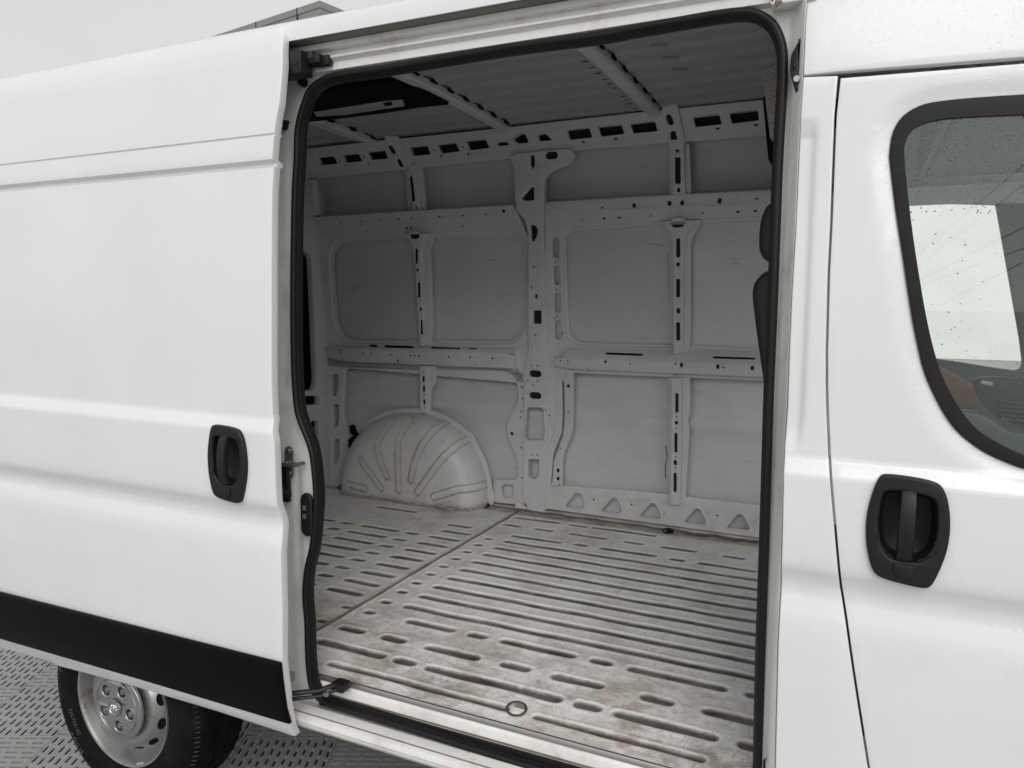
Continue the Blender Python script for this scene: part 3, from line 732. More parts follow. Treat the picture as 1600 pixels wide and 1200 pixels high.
# joint strip bead across the floor
bm = bmesh.new(); pts = [(-1.573+.0012*math.sin(y*23), y, FZ+.003) for y in frange(1.66, 3.5, .02)]
tube(bm, pts, .0045, 6); finish(bm, 'joint_sealer', M['caulk'], FL)
# wall-foot sealer
bm = bmesh.new(); pts = [(x, 3.513+.003*math.sin(x*40)+.002*math.sin(x*97), FZ+.004+.002*math.sin(x*31)) for x in frange(-1.75, .2, .012)]
tube(bm, pts, .008, 6); finish(bm, 'joint_sealer', M['caulk'], FL)
# tie-down rings
def tiedown(u, v, s=1):
    x, y = atZ(u, v, FZ); bm = bmesh.new()
    g = bmesh.ops.create_cone(bm, cap_ends=True, segments=20, radius1=.021*s, radius2=.017*s, depth=.004, matrix=Matrix.Translation((x,y,FZ+.002)))
    b = finish(bm, 'tie_down', M['floor'] if s == 1 else M['plastic'])
    bm = bmesh.new(); pts = [Vector((x-.004+.027*s*math.cos(a), y-.008+.022*s*math.sin(a), FZ+.010+.007*s*math.sin(a))) for a in [k*math.pi/9 for k in range(18)]]
    tube(bm, pts, .0034*s, 6, True)
    finish(bm, 'lashing_ring', M['iron'] if s == 1 else M['plastic'], b)
    bm = bmesh.new(); box(bm, x-.014*s, x+.014*s, y+.004, y+.018, FZ+.004, FZ+.017, .004); finish(bm, 'ring_clamp', M['caulk'] if s == 1 else M['plastic'], b)
tiedown(811, 1111); tiedown(1046, 832, .95); tiedown(759, 792, 1.0001); tiedown(537, 763, 1.0001)

# ---------------------------------------------------------------- far side wall
Yf = lerp_table([(-1.08,3.545),(-.2,3.53),(.40,3.455),(.52,3.435),(.70,3.405),(.76,3.375),(.80,3.35),(.855,3.31),(.9,3.26)])
FW = lambda x, z: Yf(z)
SKN = lerp_table([(-1.3,3.56),(-1.08,3.585),(-.62,3.592),(-.56,3.575),(-.50,3.598),(-.33,3.600),(-.28,3.572),(-.2,3.562),(.40,3.488),(.49,3.475),(.53,3.53),(.60,3.53),(.70,3.49),(.8,3.44),(.88,3.36)])
SK = lambda x, z: SKN(z)
WC = frange(-1.0, .9, .06) + [.52,.76,.80,.855]
# outer skin with the driver window opening
dw = on([(1395,335),(1410,326),(1480,323),(1552,325),(1562,331),(1596,568),(1590,579),(1500,566),(1400,548)], lambda x,z: 3.57)
plate('far_side_skin', [(-3.05,-1.22),(1.9,-1.22),(1.9,.875),(-3.05,.875)], [rc(dw,.02)], SK, 0, .004, .0005, M['skin_in'], cz=sorted(set(WC+[-.62,-.56,-.5,-.33,-.28,-.2,.40,.49,.53,.60,.7])), angle=50)
plate('driver_window_glass', on([(1380,305),(1620,305),(1620,600),(1380,600)], lambda x,z:3.6), (), lambda x,z: SKN(z)+.006, 0, .003, .0004, M['glass2'])
HO = lambda u, v, w, h, s=FW, o=0, a=0: slot(*on([(u, v)], s, o)[0], w, h, a)
def P(pts, off=0, r=.008): return rc(on(pts, FW, off), r)
def one(f, a, b): return f((a, b))[0]
def holes_at(f, lst, w, h, off=0): return [HO(*one(f, a, b), w, h, FW, off, 0) for a, b in lst]
# upper cant rail
rail_px = [(462,234),(480,232),(600,219),(782,200),(820,195.5),(1000,175),(1188,156),(1260,148),(1260,207),(1208,211),(1100,219),(899,234),(890,240),(835,245),(795,248),(640,264),(470,280),(462,280)]
rh = [Z2a((300,982),(402,973),(428,1022),(325,1033)), Z2a((453,966),(557,957),(583,1007),(480,1017)), Z2a((610,949),(722,937),(745,990),(640,1000)),
      Z2a((874,918),(988,907),(1010,964),(905,975)), Z2a((1048,903),(1165,890),(1192,945),(1082,958)), Z2a((1228,880),(1352,869),(1378,924),(1258,938)), Z2a((1430,890),(1490,886),(1500,907),(1430,911)),
      Z2a((1522,870),(1570,832),(1600,835),(1625,890),(1560,897)), Z3a((68,742),(110,733),(148,772),(80,779)),
      Z3a((230,716),(352,702),(371,757),(248,770)), Z3a((402,699),(530,685),(548,738),(422,752)), Z3a((580,682),(715,666),(732,722),(598,735)),
      Z3a((928,645),(1070,628),(1086,684),(942,700)), Z3a((1128,622),(1282,604),(1292,662),(1142,681))]
sm = holes_at(Z2a, [(440,1000),(597,982),(1030,940),(1210,918)], .010,.008) + holes_at(Z2a, [(475,1030),(620,1022),(1075,975),(1245,962)], .010,.014) + holes_at(Z3a, [(322,782),(500,764),(1063,708),(1276,688)], .016,.008)
RAIL = plate('upper_wall_rail', rc(on(rail_px, FW),.006), [P(h, 0, .006) for h in rh]+sm, FW, 0, .03, .003, M['primer'], cz=WC, angle=40)
bm = bmesh.new(); gridmesh(bm, [[(x, Yf(z)+.062, z) for z in (.745,.76,.80,.845)] for x in (-3.0,.3)]); finish(bm, 'rail_shade_backing', M['under'])  # dark sheet standing in for the shade inside the rail
# belt rail halves, frames
lf = on([(484,339),(600,332),(803,320),(826,372),(826,480),(824,560),(829,600),(500,572),(494,470)], FW)
lh = P(Z5a((292,430),(340,338),(760,310),(1450,294),(1512,350),(1530,480),(1536,850),(1498,940),(1440,992),(900,985),(400,985),(330,900)), 0, .05)
plate('rear_bay_frame', lf, [lh]+holes_at(Z5a, [(243,440),(243,470),(272,782),(272,815),(245,298)], .007,.007), FW, 0, .03, .006, M['primer'], cz=WC, res=2)
rf = on([(843,318),(1260,290),(1260,598),(893,583),(866,560),(846,480)], FW)
rh2 = P(Z6a((342,300),(350,262),(385,232),(900,196),(1650,158),(1650,930),(1000,898),(430,884),(380,860),(364,800)), 0, .03)
ov = [HO(*one(Z6a, a, b), .032,.098) for a, b in ((312,341),(317,493),(320,645),(323,794))]
smr = holes_at(Z6a, [(295,298),(307,420),(322,410),(314,572),(318,720),(303,730),(347,812)], .008,.008)
plate('front_bay_frame', rf, [rh2]+ov+smr, FW, 0, .03, .005, M['primer'], cz=WC, res=2)
# belt rails (upper, raised)
bl = on(Z5a((180,197),(750,160),(1450,118),(1440,190),(760,232),(190,262)), FW, .018)
plate('belt_rail', rc(bl,.006), holes_at(Z5a, [(366,230),(488,222),(615,215),(730,209),(806,206),(985,194),(1127,187),(1271,178)], .009,.011,.018)+holes_at(Z5a,[(1385,158)],.018,.018,.018), FW, .018, .02, .005, M['primer'], cz=WC, res=2)
br = on(Z6a((255,90),(700,62),(1650,12),(1650,98),(900,118),(400,148),(360,150)), FW, .018)
plate('belt_rail', rc(br,.006), holes_at(Z6a, [(566,121),(1419,72)], .009,.009,.018)+holes_at(Z6a, [(742,111),(938,98),(1008,95),(1215,83)], .016,.024,.018), FW, .018, .02, .005, M['primer'], cz=WC, res=2)
for lst, w, h in ((Z6a((459,187),(837,167),(1124,152)), .008,.008), (Z6a((580,182),(663,177),(1316,145),(1413,140)), .016,.008), (Z5a((533,280),(1133,252)), .009,.009), (Z5a((783,266),(810,264)), .010,.016)):
    for u, v in lst:
        bm = bmesh.new(); p = on([(u, v)], FW)[0]; q = slot(*p, w, h)
        vs = [bm.verts.new((a, FW(a,b)-.0012, b)) for a, b in q]; bm.faces.new(vs)
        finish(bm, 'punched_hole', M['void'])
# mid rails: ledge + face
def midrail(top, mid, low, x0off, name, holes_l, holes_f):
    led = on(top + mid[::-1], FW, .012)
    return led
def prism_rail(name, x0, x1, zt, zm, zl, out=.032, holes=()):
    """sloping ledge then upright face with holes, tapering back to the wall below"""
    n = 24; bm = bmesh.new(); P_ = []
    for i in range(n+1):
        x = x0+(x1-x0)*i/n; a = zt(x); b = zm(x); c = zl(x)
        P_.append([(x, FW(x,a)-.001, a), (x, FW(x,a)-.006, a-.003), (x, FW(x,b)-out+.006, b+.010), (x, FW(x,b)-out, b), (x, FW(x,b)-out-.001, b-.004)])
    gridmesh(bm, P_); finish(bm, name+'_ledge', M['primer'], angle=60)
lin = lambda p, q: (lambda x: p[1]+(q[1]-p[1])*(x-p[0])/(q[0]-p[0]))
def zl_(pp, off): a = on(pp, FW, off); return lin(a[0], a[1]), a[0][0], a[1][0]
# right
zt, xa, xb = zl_(Z6a((400,893),(1650,925)), 0.0); zm, _, _ = zl_(Z6a((320,948),(1650,990)), .03)
prism_rail('front_mid_rail', xa-.03, xb, zt, zm, lambda x: 0)
face = on(Z6a((310,948),(420,952),(1650,988),(1650,1066),(420,1012),(310,1000)), FW, .031)
plate('front_mid_rail', rc(face,.004), holes_at(Z6a, [(336,965),(376,967),(486,961),(720,982),(970,982),(1235,1004),(697,1020),(860,1028),(1083,1039),(1262,1047),(518,1012)], .008,.008,.031)+holes_at(Z6a, [(584,972)], .014,.014,.031)+holes_at(Z6a,[(1004,990),(1204,998),(1394,1006)],.014,.022,.031)+holes_at(Z6a,[(488,1010),(970,1033)],.016,.010,.031), FW, .031, .045, .004, M['primer'], cz=WC, res=2)
for a, b, c, d in ((590,927,795,931),(1180,947,1415,955)):
    p, q = on(Z6a((a,b),(c,d)), FW, .014)
    bm = bmesh.new(); 
    cx_, cz_ = (p[0]+q[0])/2, (p[1]+q[1])/2; L = q[0]-p[0]
    sl = slot(0,0,L,.010)
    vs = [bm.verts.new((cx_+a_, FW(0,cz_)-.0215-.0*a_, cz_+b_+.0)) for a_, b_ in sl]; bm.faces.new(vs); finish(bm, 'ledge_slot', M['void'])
# left
zt, xa, xb = zl_(Z5a((275,1000),(1430,1010)), 0.0); zm, _, _ = zl_(Z5a((375,1008+12),(1400,1042)), .03)
prism_rail('rear_mid_rail', xa, xb+.03, zt, zm, lambda x: 0)
face = on(Z5a((375,1018),(900,1027),(1400,1042),(1450,1060),(1450,1143),(900,1120),(410,1100),(375,1085)), FW, .031)
plate('rear_mid_rail', rc(face,.006), holes_at(Z5a, [(504,1048),(555,1050),(678,1056),(803,1063),(829,1064),(856,1065),(1040,1070),(1175,1074),(1315,1080)], .011,.012,.031)+holes_at(Z5a,[(521,1090),(753,1099),(971,1110),(1213,1119)],.007,.007,.031)+holes_at(Z5a,[(723,1095)],.012,.02,.031), FW, .031, .045, .004, M['primer'], cz=WC, res=2)
for a, b, c, d in ((645,1006,825,1009),(935,1016,1120,1020),(553,1002,600,1000),(1172,1024,1225,1022)):
    p, q = on(Z5a((a,b),(c,d)), FW, .02); bm = bmesh.new()
    sl = slot((p[0]+q[0])/2, (p[1]+q[1])/2, q[0]-p[0], .013)
    vs = [bm.verts.new((a_, FW(0,b_)-.0225, b_)) for a_, b_ in sl]; bm.faces.new(vs); finish(bm, 'ledge_slot', M['void'])
def lip(name, h, parent, off, k=1.16, depth=.006):
    cx = sum(p[0] for p in h)/len(h); cz = sum(p[1] for p in h)/len(h)
    w = max(p[0] for p in h)-min(p[0] for p in h); e = (k-1)*w/2
    def grow(p, e):
        d = math.hypot(p[0]-cx, p[1]-cz) or 1; return (p[0]+(p[0]-cx)/d*e, p[1]+(p[1]-cz)/d*e)
    o = plate(name, [grow(p, e) for p in h], [[grow(p, -.0005) for p in h]], FW, off, depth, min(.0022, e*.4), M['primer'], parent=parent, cz=WC, res=1)
    return o
def inner_lip(name, h, off, w=.016, parent=None):
    cx = (max(p[0] for p in h)+min(p[0] for p in h))/2; cz = (max(p[1] for p in h)+min(p[1] for p in h))/2
    hw = (max(p[0] for p in h)-min(p[0] for p in h))/2; hh = (max(p[1] for p in h)-min(p[1] for p in h))/2
    inn = [(cx+(x-cx)*(1-w/hw), cz+(z-cz)*(1-w/hh)) for x, z in h]; out = [(cx+(x-cx)*(1+.004/hw), cz+(z-cz)*(1+.004/hh)) for x, z in h]
    return plate(name, out, [inn], FW, off, .008, .003, M['primer'], cz=WC, res=2, parent=parent or VAN)
inner_lip('pressed_lip', lh, -.016)
inner_lip('pressed_lip', rh2, -.016)
# centre pillar
pil_px = Z2a((1500,985)) + [(803,262),(805,318)] + Z6a((100,150),(140,180),(155,250),(158,800),(160,900),(140,1000),(135,1100)) + Z2b((135,180),(132,420),(130,780),(160,830),(250,835),(262,640),(258,515),(300,410),(310,300),(308,130),(275,60),(262,0)) + Z6a((250,900),(246,500),(244,200),(246,100)) + [(850,300),(851,279),(857,270),(868,263),(888,257),(897,248),(897,238),(890,232),(840,236),(805,240)]
pil_o = on(pil_px, FW, .02)
pw = WC
ph = [P(Z6a((120,72),(172,8),(190,2),(192,78),(150,84)), .02,.006), P(Z6a((170,217),(195,217),(211,238),(210,268),(190,312),(178,300)), .02,.006), P(Z6a((186,688),(231,688),(232,762),(187,762)), .02,.008),
      P(Z2b((148,270),(238,270),(246,290),(247,365),(252,375),(248,452),(142,452),(138,378),(146,365)), .02,.02), P(Z2b((161,556),(222,556),(222,645),(195,668),(161,655)), .02,.008),
      P(Z3a((28,852),(50,855),(55,900),(45,936),(28,905)), .02,.008)]
ph += [HO(*one(Z3a,147,856), .066,.034, FW,.02), HO(*one(Z2b,198,85), .072,.036, FW,.02), HO(*one(Z2b,198,205), .072,.036, FW,.02)]
ph += holes_at(Z6a, [(189,447),(173,560),(198,825)], .011,.011,.02)+holes_at(Z6a,[(201,611)],.015,.024,.02)+holes_at(Z6a, [(222,303),(165,318),(176,675),(236,664)], .006,.006,.02)
ph += holes_at(Z2b, [(174,41),(207,41),(175,532),(208,532)], .006,.012,.02)+holes_at(Z2b,[(210,124),(186,150),(156,122),(252,286),(275,314)],.010,.008,.02)
CP = plate('centre_pillar', rc(pil_o,.01), ph, FW, .02, .035, .004, M['primer'], cz=pw, res=2)
for h_ in ph[3:5]+ph[6:9]: lip('hole_rim', h_, CP, .0225, 1.18)
# flange line beside the pillar
fl = on(Z6a((252,110),(292,240),(296,480),(292,800),(300,950),(345,1000),(400,1005)) + Z2b((345,130),(350,300),(345,410),(300,520),(285,700),(262,835),(250,835),(262,640),(258,515),(303,410),(314,300),(312,130),(275,60)) + Z6a((252,900),(248,500)), FW, .008)
plate('pillar_flange', rc(fl,.01), (), FW, .010, .02, .004, M['primer'], cz=pw, res=2)
fl2 = on(Z2b((330,60),(408,66),(408,370),(398,425),(358,520),(350,560),(348,705),(290,705),(302,560),(350,430),(362,330),(358,140),(340,90)), FW, .014)
plate('bay_edge_flange', rc(fl2,.008), holes_at(Z2b, [(364,90),(378,297),(336,497)], .008,.008,.016)+holes_at(Z2b,[(379,153)],.016,.018,.016)+holes_at(Z2b,[(323,618),(323,664)],.015,.020,.016)+holes_at(Z2b,[(330,713-14)],.008,.008,.016), FW, .016, .028, .004, M['primer'], cz=pw, res=2)
# lower left frame round the rear bay
lo = on(Z1b((335,55),(480,95),(900,118),(1500,140),(1592,170),(1600,520),(1598,1000),(1420,960),(1420,870),(1395,820),(1395,1000),(345,900),(330,400)), FW)
lo = on(Z1b((335,55),(480,95),(900,118),(1500,140),(1592,170),(1600,520),(1598,1000),(345,1000),(330,400)), FW)
loh = P(Z1b((470,140),(900,155),(1490,165),(1540,200),(1560,300),(1552,370),(1495,460),(1484,530),(1500,600),(1545,690),(1556,760),(1555,838),(1400,838),(1405,1010),(640,1010),(560,560),(478,528),(462,420),(466,250)), 0, .03)
h3 = [P(Z1b((1450,885),(1470,868),(1528,872),(1522,940),(1500,958),(1460,950)),0,.006), P(Z1b((386,180),(430,180),(430,262),(420,316),(392,316)),0,.006), P(Z1b((397,368),(438,370),(436,470),(428,505),(402,505)),0,.006), P(Z1b((400,586),(440,586),(440,700),(410,745),(403,740)),0,.005)]
loh = [(x, max(z, -1.0)) for x, z in loh]
lo = [(x, max(z, -1.09)) for x, z in lo]
plate('rear_lower_frame', rc(lo,.006), [loh]+h3+holes_at(Z1b,[(1517,550)],.018,.02)+holes_at(Z1b,[(1580,260),(1582,331),(1573,413),(1571,450),(1574,640),(1580,828),(1552,152)],.010,.010)+holes_at(Z1b,[(368,190),(373,362),(380,530),(390,70),(380,100),(432,40)],.007,.009), FW, 0, .03, .004, M['primer'], cz=WC, res=2)
# wall foot plate with triangular holes
ft = on(Z2b((255,690),(300,690),(350,702),(700,727),(930,750),(1100,772),(1650,838),(1650,1030),(1430,990),(700,890),(250,828)), FW, .004)
tri = [Z2b((362,815),(425,742),(440,743),(456,752),(470,808),(465,826),(440,827)), Z2b((562,842),(622,772),(640,770),(655,780),(676,838),(668,853),(640,853)),
       Z2b((774,872),(834,798),(850,797),(864,805),(893,868),(886,887),(850,882)), Z2b((1018,905),(1080,830),(1095,826),(1110,836),(1141,900),(1135,920),(1100,914)), Z2b((1253,935),(1315,858),(1332,856),(1345,866),(1381,930),(1376,950),(1340,944))]
tri += [Z2b(*[(a+238*k, b+29*k) for a, b in ((1253,935),(1315,858),(1332,856),(1345,866),(1381,930),(1376,950),(1340,944))]) for k in (1,)]
FP = plate('wall_foot_plate', rc(ft,.004), [P(t_, .004, .012) for t_ in tri]+holes_at(Z2b,[(520,780),(729,807),(1200,868)],.010,.010,.004)+holes_at(Z2b,[(223,780)],.012,.012,.004)[:0], FW, .004, .012, .003, M['footplate'], cz=WC, res=2)
plate('wall_foot_plate', rc(on(Z2b((95,780),(160,822),(255,828),(250,845),(90,835)), FW, .01),.004), (), FW, .024, .02, .004, M['footplate'])
for t_ in tri: lip('hole_rim', P(t_, .004, .012), FP, .0065, 1.22)
bm = bmesh.new(); box(bm, -1.78, .3, 3.515, 3.60, FZ-.02, FZ+.010, .004); finish(bm, 'wall_foot_step', M['footplate'])
# upright posts
def post(wide, narrow, slots, rounds, big=None, name='wall_post', o1=.012, o2=.034):
    a = plate(name, rc(on(wide, FW, o1),.006), (), FW, o1, .03, .004, M['primer'], cz=WC, res=2)
    hs = [rc(on(s, FW, o2), .006) for s in slots] + [HO(u, v, w, h, FW, o2) for u, v, w, h in rounds]
    plate('post_channel', rc(on(narrow, FW, o2),.005), hs, FW, o2, .03, .004, M['primer'], parent=a, cz=WC, res=2)
    return a
def vslot(f, x0, y0, x1, y1): return f((x0,y0),(x1,y0),(x1,y1),(x0,y1))
post(Z6a((880,196),(1112,186),(1108,215),(1072,270),(1056,320),(1054,850),(1044,916),(955,925),(945,330),(925,262)),
     Z6a((902,196),(1080,190),(1068,220),(1030,270),(1018,310),(1014,920),(958,930),(958,320),(940,262)),
     [vslot(Z6a,975,290,996,395), vslot(Z6a,975,514,996,615), vslot(Z6a,975,754,996,854)],
     [(*one(Z6a,985,434),.018,.018), (*one(Z6a,986,690),.016,.026), (*one(Z6a,984,206),.062,.036)])
post(Z5a((752,295),(940,296),(935,350),(918,400),(932,600),(938,900),(928,1004),(856,1004),(836,700),(820,440),(790,350)),
     Z5a((762,298),(902,296),(890,330),(868,380),(872,600),(890,1000),(862,1004),(840,640),(826,420),(806,350)),
     [vslot(Z5a,833,392,849,488), vslot(Z5a,848,606,865,700), vslot(Z5a,866,838,884,930)],
     [(*one(Z5a,847,528),.016,.016), (*one(Z5a,866,773),.016,.02), (*one(Z5a,830,311),.058,.034)])
post(Z2b((930,105),(1050,105),(1052,290),(1040,345),(1048,400),(1028,790),(1000,812),(935,806)),
     Z2b((948,107),(1008,107),(1000,790),(990,812),(942,806)),
     [vslot(Z2b,970,193,987,300), vslot(Z2b,965,412,981,520), vslot(Z2b,960,632,977,738)],
     [(*one(Z2b,976,355),.016,.018), (*one(Z2b,970,576),.016,.026), (*one(Z2b,975,386),.007,.007), (*one(Z2b,976,322),.007,.007), (*one(Z2b,971,544),.007,.007), (*one(Z2b,970,605),.007,.007)])
post(Z1b((938,122),(1040,128),(1036,240),(1012,270),(1000,440),(938,430)),
     Z1b((943,124),(985,128),(982,425),(946,420)),
     [vslot(Z1b,958,190,972,228), vslot(Z1b,960,250,974,290), vslot(Z1b,962,336,976,368)],
     [(*one(Z1b,964,165),.008,.008), (*one(Z1b,966,310),.008,.008), (*one(Z1b,968,382),.008,.008)])
# upper posts (between belt rail and cant rail)
post([(1044,221),(1077,224),(1080,303),(1046,306)], [(1048,218),(1068,218),(1071,303),(1050,306)], [vslot(Z3a,828,866,858,1012)], [(*one(Z3a,840,831),.014,.014),(*one(Z3a,847,1047),.014,.02)], name='upper_post', o1=-.005, o2=.016)
post([(632,262),(658,260),(664,327),(638,331)], [(637,258),(651,256),(656,328),(641,331)], [Z5a((798,-60),(816,-60),(832,90),(812,105))], [(*one(Z2a,876,1094),.012,.012),(*one(Z5a,826,135),.012,.016)], name='upper_post', o1=-.005, o2=.016)
post([(482,280),(492,280),(500,336),(488,338)], [(483,280),(489,280),(495,336),(489,338)], [], [(487,322,.012,.05)], name='upper_post', o1=-.002, o2=.010)
# bow ends where they cross the cant rail
def bowend(o, s1, s2):
    plate('bow_end', rc(on(o, FW, .014),.008), [rc(on(s1, FW, .014),.012), rc(on(s2, FW, .014),.012)], FW, .014, .025, .004, M['primer'], cz=WC, res=2)
bowend(Z3a((752,590),(838,570),(850,610),(884,780),(884,800),(800,805),(790,760)), Z3a((774,632),(800,625),(822,672),(812,690),(792,688)), Z3a((798,725),(828,718),(840,770),(832,782),(808,782)))
bowend(Z2a((715,850),(800,845),(835,905),(870,1000),(880,1040),(795,1060),(780,1010),(740,920)), Z2a((738,910),(765,905),(795,955),(785,966),(765,955)), Z2a((795,994),(815,990),(842,1038),(832,1048),(812,1035)))
# seam sealer line at cant rail/roof joint comes from the rail edge itself

# scuffs on the wall panels
def scuff(pts, w, mat=None):
    q = on(pts, SK, .003); bm = bmesh.new()
    P3 = [(x, SK(x,z)-.0006, z) for x, z in q]
    tube(bm, P3, w, 5); 
    for v in bm.verts: v.co.y = max(v.co.y, SK(0,v.co.z)-.0012)
    finish(bm, 'scuff_mark', mat or M['caulk'])
scuff(Z6a((825,320),(865,322),(912,334)), .0012); scuff(Z6a((928,372),(934,500),(937,640)), .0012)
scuff(Z6a((1290,430),(1312,428),(1330,436)), .0007, M['iron'])
scuff(Z2b((918,480),(925,540),(915,600),(918,665)), .003); scuff(Z5a((1290,468),(1320,462),(1350,466)), .001)

# ---------------------------------------------------------------- wheel housing
AX, AZ, AR = -2.215, FZ, .475
def arch_depth(r): return .165*(1-min(1, r)**7.)**.5 if r < 1 else 0
AP = 2.3
def arch_y(x, z):
    sx = .94 if x > AX else 1.02
    r = (abs((x-AX)/sx)**AP + max(0,z-AZ)**AP)**(1/AP)/AR
    return 3.525 - arch_depth(r) + .0*(z-AZ)
ribs_px = [Z1b((808,903),(803,700),(808,590),(880,475)), Z1b((736,818),(700,740),(672,640),(690,580),(770,478)), Z1b((695,892),(640,810),(570,712)), Z1b((885,840),(905,740),(955,620),(1080,492)), Z1b((925,918),(1010,800),(1075,712),(1230,590)), Z1b((598,895),(500,868)), Z1b((1030,945),(1180,900),(1350,868))]
def arch_pt(u, v):
    y = 3.40
    for _ in range(12): x, z = atY(u, v, y); y = .5*y + .5*arch_y(x, z)
    return x, z
ribs = [[arch_pt(*p) for p in rp] for rp in ribs_px]
def segd(px, pz, poly):
    b = np.full(px.shape, 9.)
    for (ax, az), (bx, bz) in zip(poly, poly[1:]):
        dx, dz = bx-ax, bz-az; t = np.clip(((px-ax)*dx+(pz-az)*dz)/(dx*dx+dz*dz+1e-9), 0, 1)
        b = np.minimum(b, np.hypot(px-ax-t*dx, pz-az-t*dz))
    return b
NA, NR = 420, 190
th = np.linspace(0, math.pi, NA); s_ = np.linspace(0, 1, NR)
rr = 1-(1-s_)**1.0; rr = np.sin(s_*math.pi/2)**.9
TH, RR = np.meshgrid(th, rr, indexing='ij')
SXX = np.where(np.cos(TH) > 0, .94, 1.02)
RHO = (np.abs(np.cos(TH))**AP+np.abs(np.sin(TH))**AP)**(-1/AP)
PX = AX + np.cos(TH)*RR*AR*SXX*RHO; PZ = AZ + np.sin(TH)*RR*AR*RHO
DP = .165*(1-np.clip(RR,0,1)**7.)**.5
rd = np.full(PX.shape, 9.)
for rb in ribs: rd = np.minimum(rd, segd(PX, PZ, rb))
k = np.clip((.021-rd)/.0035, 0, 1); k = k*k*(3-2*k)
PY = 3.525 - DP + .015*k*(DP > .01) + .0025*np.sin(PX*9)*np.sin(PZ*7)
PY += .004*np.exp(-((PX+2.0)/.05)**2-((PZ+.95)/.06)**2)
# foot flares out onto the floor
PY -= .022*np.exp(-((PZ-AZ)/.012)**2)
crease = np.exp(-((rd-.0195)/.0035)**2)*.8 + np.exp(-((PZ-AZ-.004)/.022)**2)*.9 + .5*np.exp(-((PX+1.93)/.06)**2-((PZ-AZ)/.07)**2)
bm = bmesh.new(); cl = bm.verts.layers.float_color.new('crease'); V = [[bm.verts.new((PX[i,j], PY[i,j], PZ[i,j])) for j in range(NR)] for i in range(NA)]
for i in range(NA):
    for j in range(NR): c_ = float(min(1, crease[i,j])); V[i][j][cl] = (c_, c_, c_, 1)
for i in range(NA-1):
    for j in range(NR-1): bm.faces.new((V[i][j], V[i+1][j], V[i+1][j+1], V[i][j+1]))
bmesh.ops.remove_doubles(bm, verts=bm.verts, dist=1e-4)
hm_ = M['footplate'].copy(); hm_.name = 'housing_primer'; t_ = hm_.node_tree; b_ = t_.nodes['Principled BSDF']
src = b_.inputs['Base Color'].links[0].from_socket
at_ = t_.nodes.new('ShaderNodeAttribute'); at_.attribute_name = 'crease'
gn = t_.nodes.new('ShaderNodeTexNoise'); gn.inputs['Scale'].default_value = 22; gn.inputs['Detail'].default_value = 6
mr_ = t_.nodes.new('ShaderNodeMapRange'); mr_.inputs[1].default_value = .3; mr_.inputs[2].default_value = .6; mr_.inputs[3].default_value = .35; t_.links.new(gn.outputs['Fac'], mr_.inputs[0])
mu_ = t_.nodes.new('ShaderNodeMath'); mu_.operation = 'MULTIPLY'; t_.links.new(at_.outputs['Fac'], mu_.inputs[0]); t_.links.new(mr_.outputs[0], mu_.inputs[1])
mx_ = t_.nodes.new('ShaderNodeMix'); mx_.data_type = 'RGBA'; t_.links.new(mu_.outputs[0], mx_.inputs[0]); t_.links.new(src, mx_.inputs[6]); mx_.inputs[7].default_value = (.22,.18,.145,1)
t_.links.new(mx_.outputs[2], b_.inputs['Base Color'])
WH = finish(bm, 'wheel_housing', hm_, angle=60)
# flange with lugs
ang = np.linspace(-.02, math.pi+.02, 90); fo = []; fi = []
for a in ang:
    sx = .94 if math.cos(a) > 0 else 1.02
    lug = .012*max(0, math.sin(a*9+.6))**6
    rho = (abs(math.cos(a))**AP+abs(math.sin(a))**AP)**(-1/AP); R1 = AR*rho+.026+lug; R0 = AR*rho-.012
    fo.append((AX+math.cos(a)*R1*sx, AZ+math.sin(a)*R1)); fi.append((AX+math.cos(a)*R0*sx, AZ+math.sin(a)*R0))
plate('housing_flange', fo+fi[::-1], (), lambda x,z: 3.528, .004, .010, .003, M['primer'], WH, res=2)
# black foam plug in the wall beside the housing
bm = bmesh.new(); p = Vector((*[0],0,0))
for _ in range(60):
    u, v = one(Z1b, random.gauss(540,17), random.gauss(618,30)); x, z = atY(u, v, 3.48)
    bmesh.ops.create_icosphere(bm, subdivisions=1, radius=random.uniform(.010,.024), matrix=Matrix.Translation((x, 3.49, z)))
finish(bm, 'foam_plug', M['void'], angle=20, recalc=False)

# ---------------------------------------------------------------- roof, rear, cab shell
def roofz(y):     # outer
    return float(np.interp(y, [1.575,1.66,1.80,2.0,2.3,2.6,2.9,3.2,3.4,3.52,3.60], [.722,.755,.81,.875,.925,.94,.925,.90,.87,.80,.66]))
ys = list(np.interp(np.linspace(0,1,60), [0,1], [1.63,3.60]))
bm = bmesh.new(); gridmesh(bm, [[(x, y, roofz(y)-.005+.004*max(0,math.sin(y*24))**3*(1.9<y<3.2)) for y in ys] for x in frange(-3.10, 1.0, .41)])
finish(bm, 'roof_panel', M['paint'], angle=60)
def rin(y): return float(np.interp(y, [1.60,1.75,1.95,2.2,2.6,3.0,3.25,3.36,3.45], [.70,.765,.825,.858,.872,.868,.862,.858,.85]))
bm = bmesh.new(); yy = list(np.linspace(1.61, 3.50, 190))
def corr(y):
    p = ((y-1.9)/.135) % 1
    return .010*(1/(1+math.exp(-(abs(p-.5)-.25)*40)))
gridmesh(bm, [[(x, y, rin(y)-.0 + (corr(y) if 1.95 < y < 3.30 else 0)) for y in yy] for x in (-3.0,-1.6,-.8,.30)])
finish(bm, 'roof_lining', M['roofin'], angle=60)
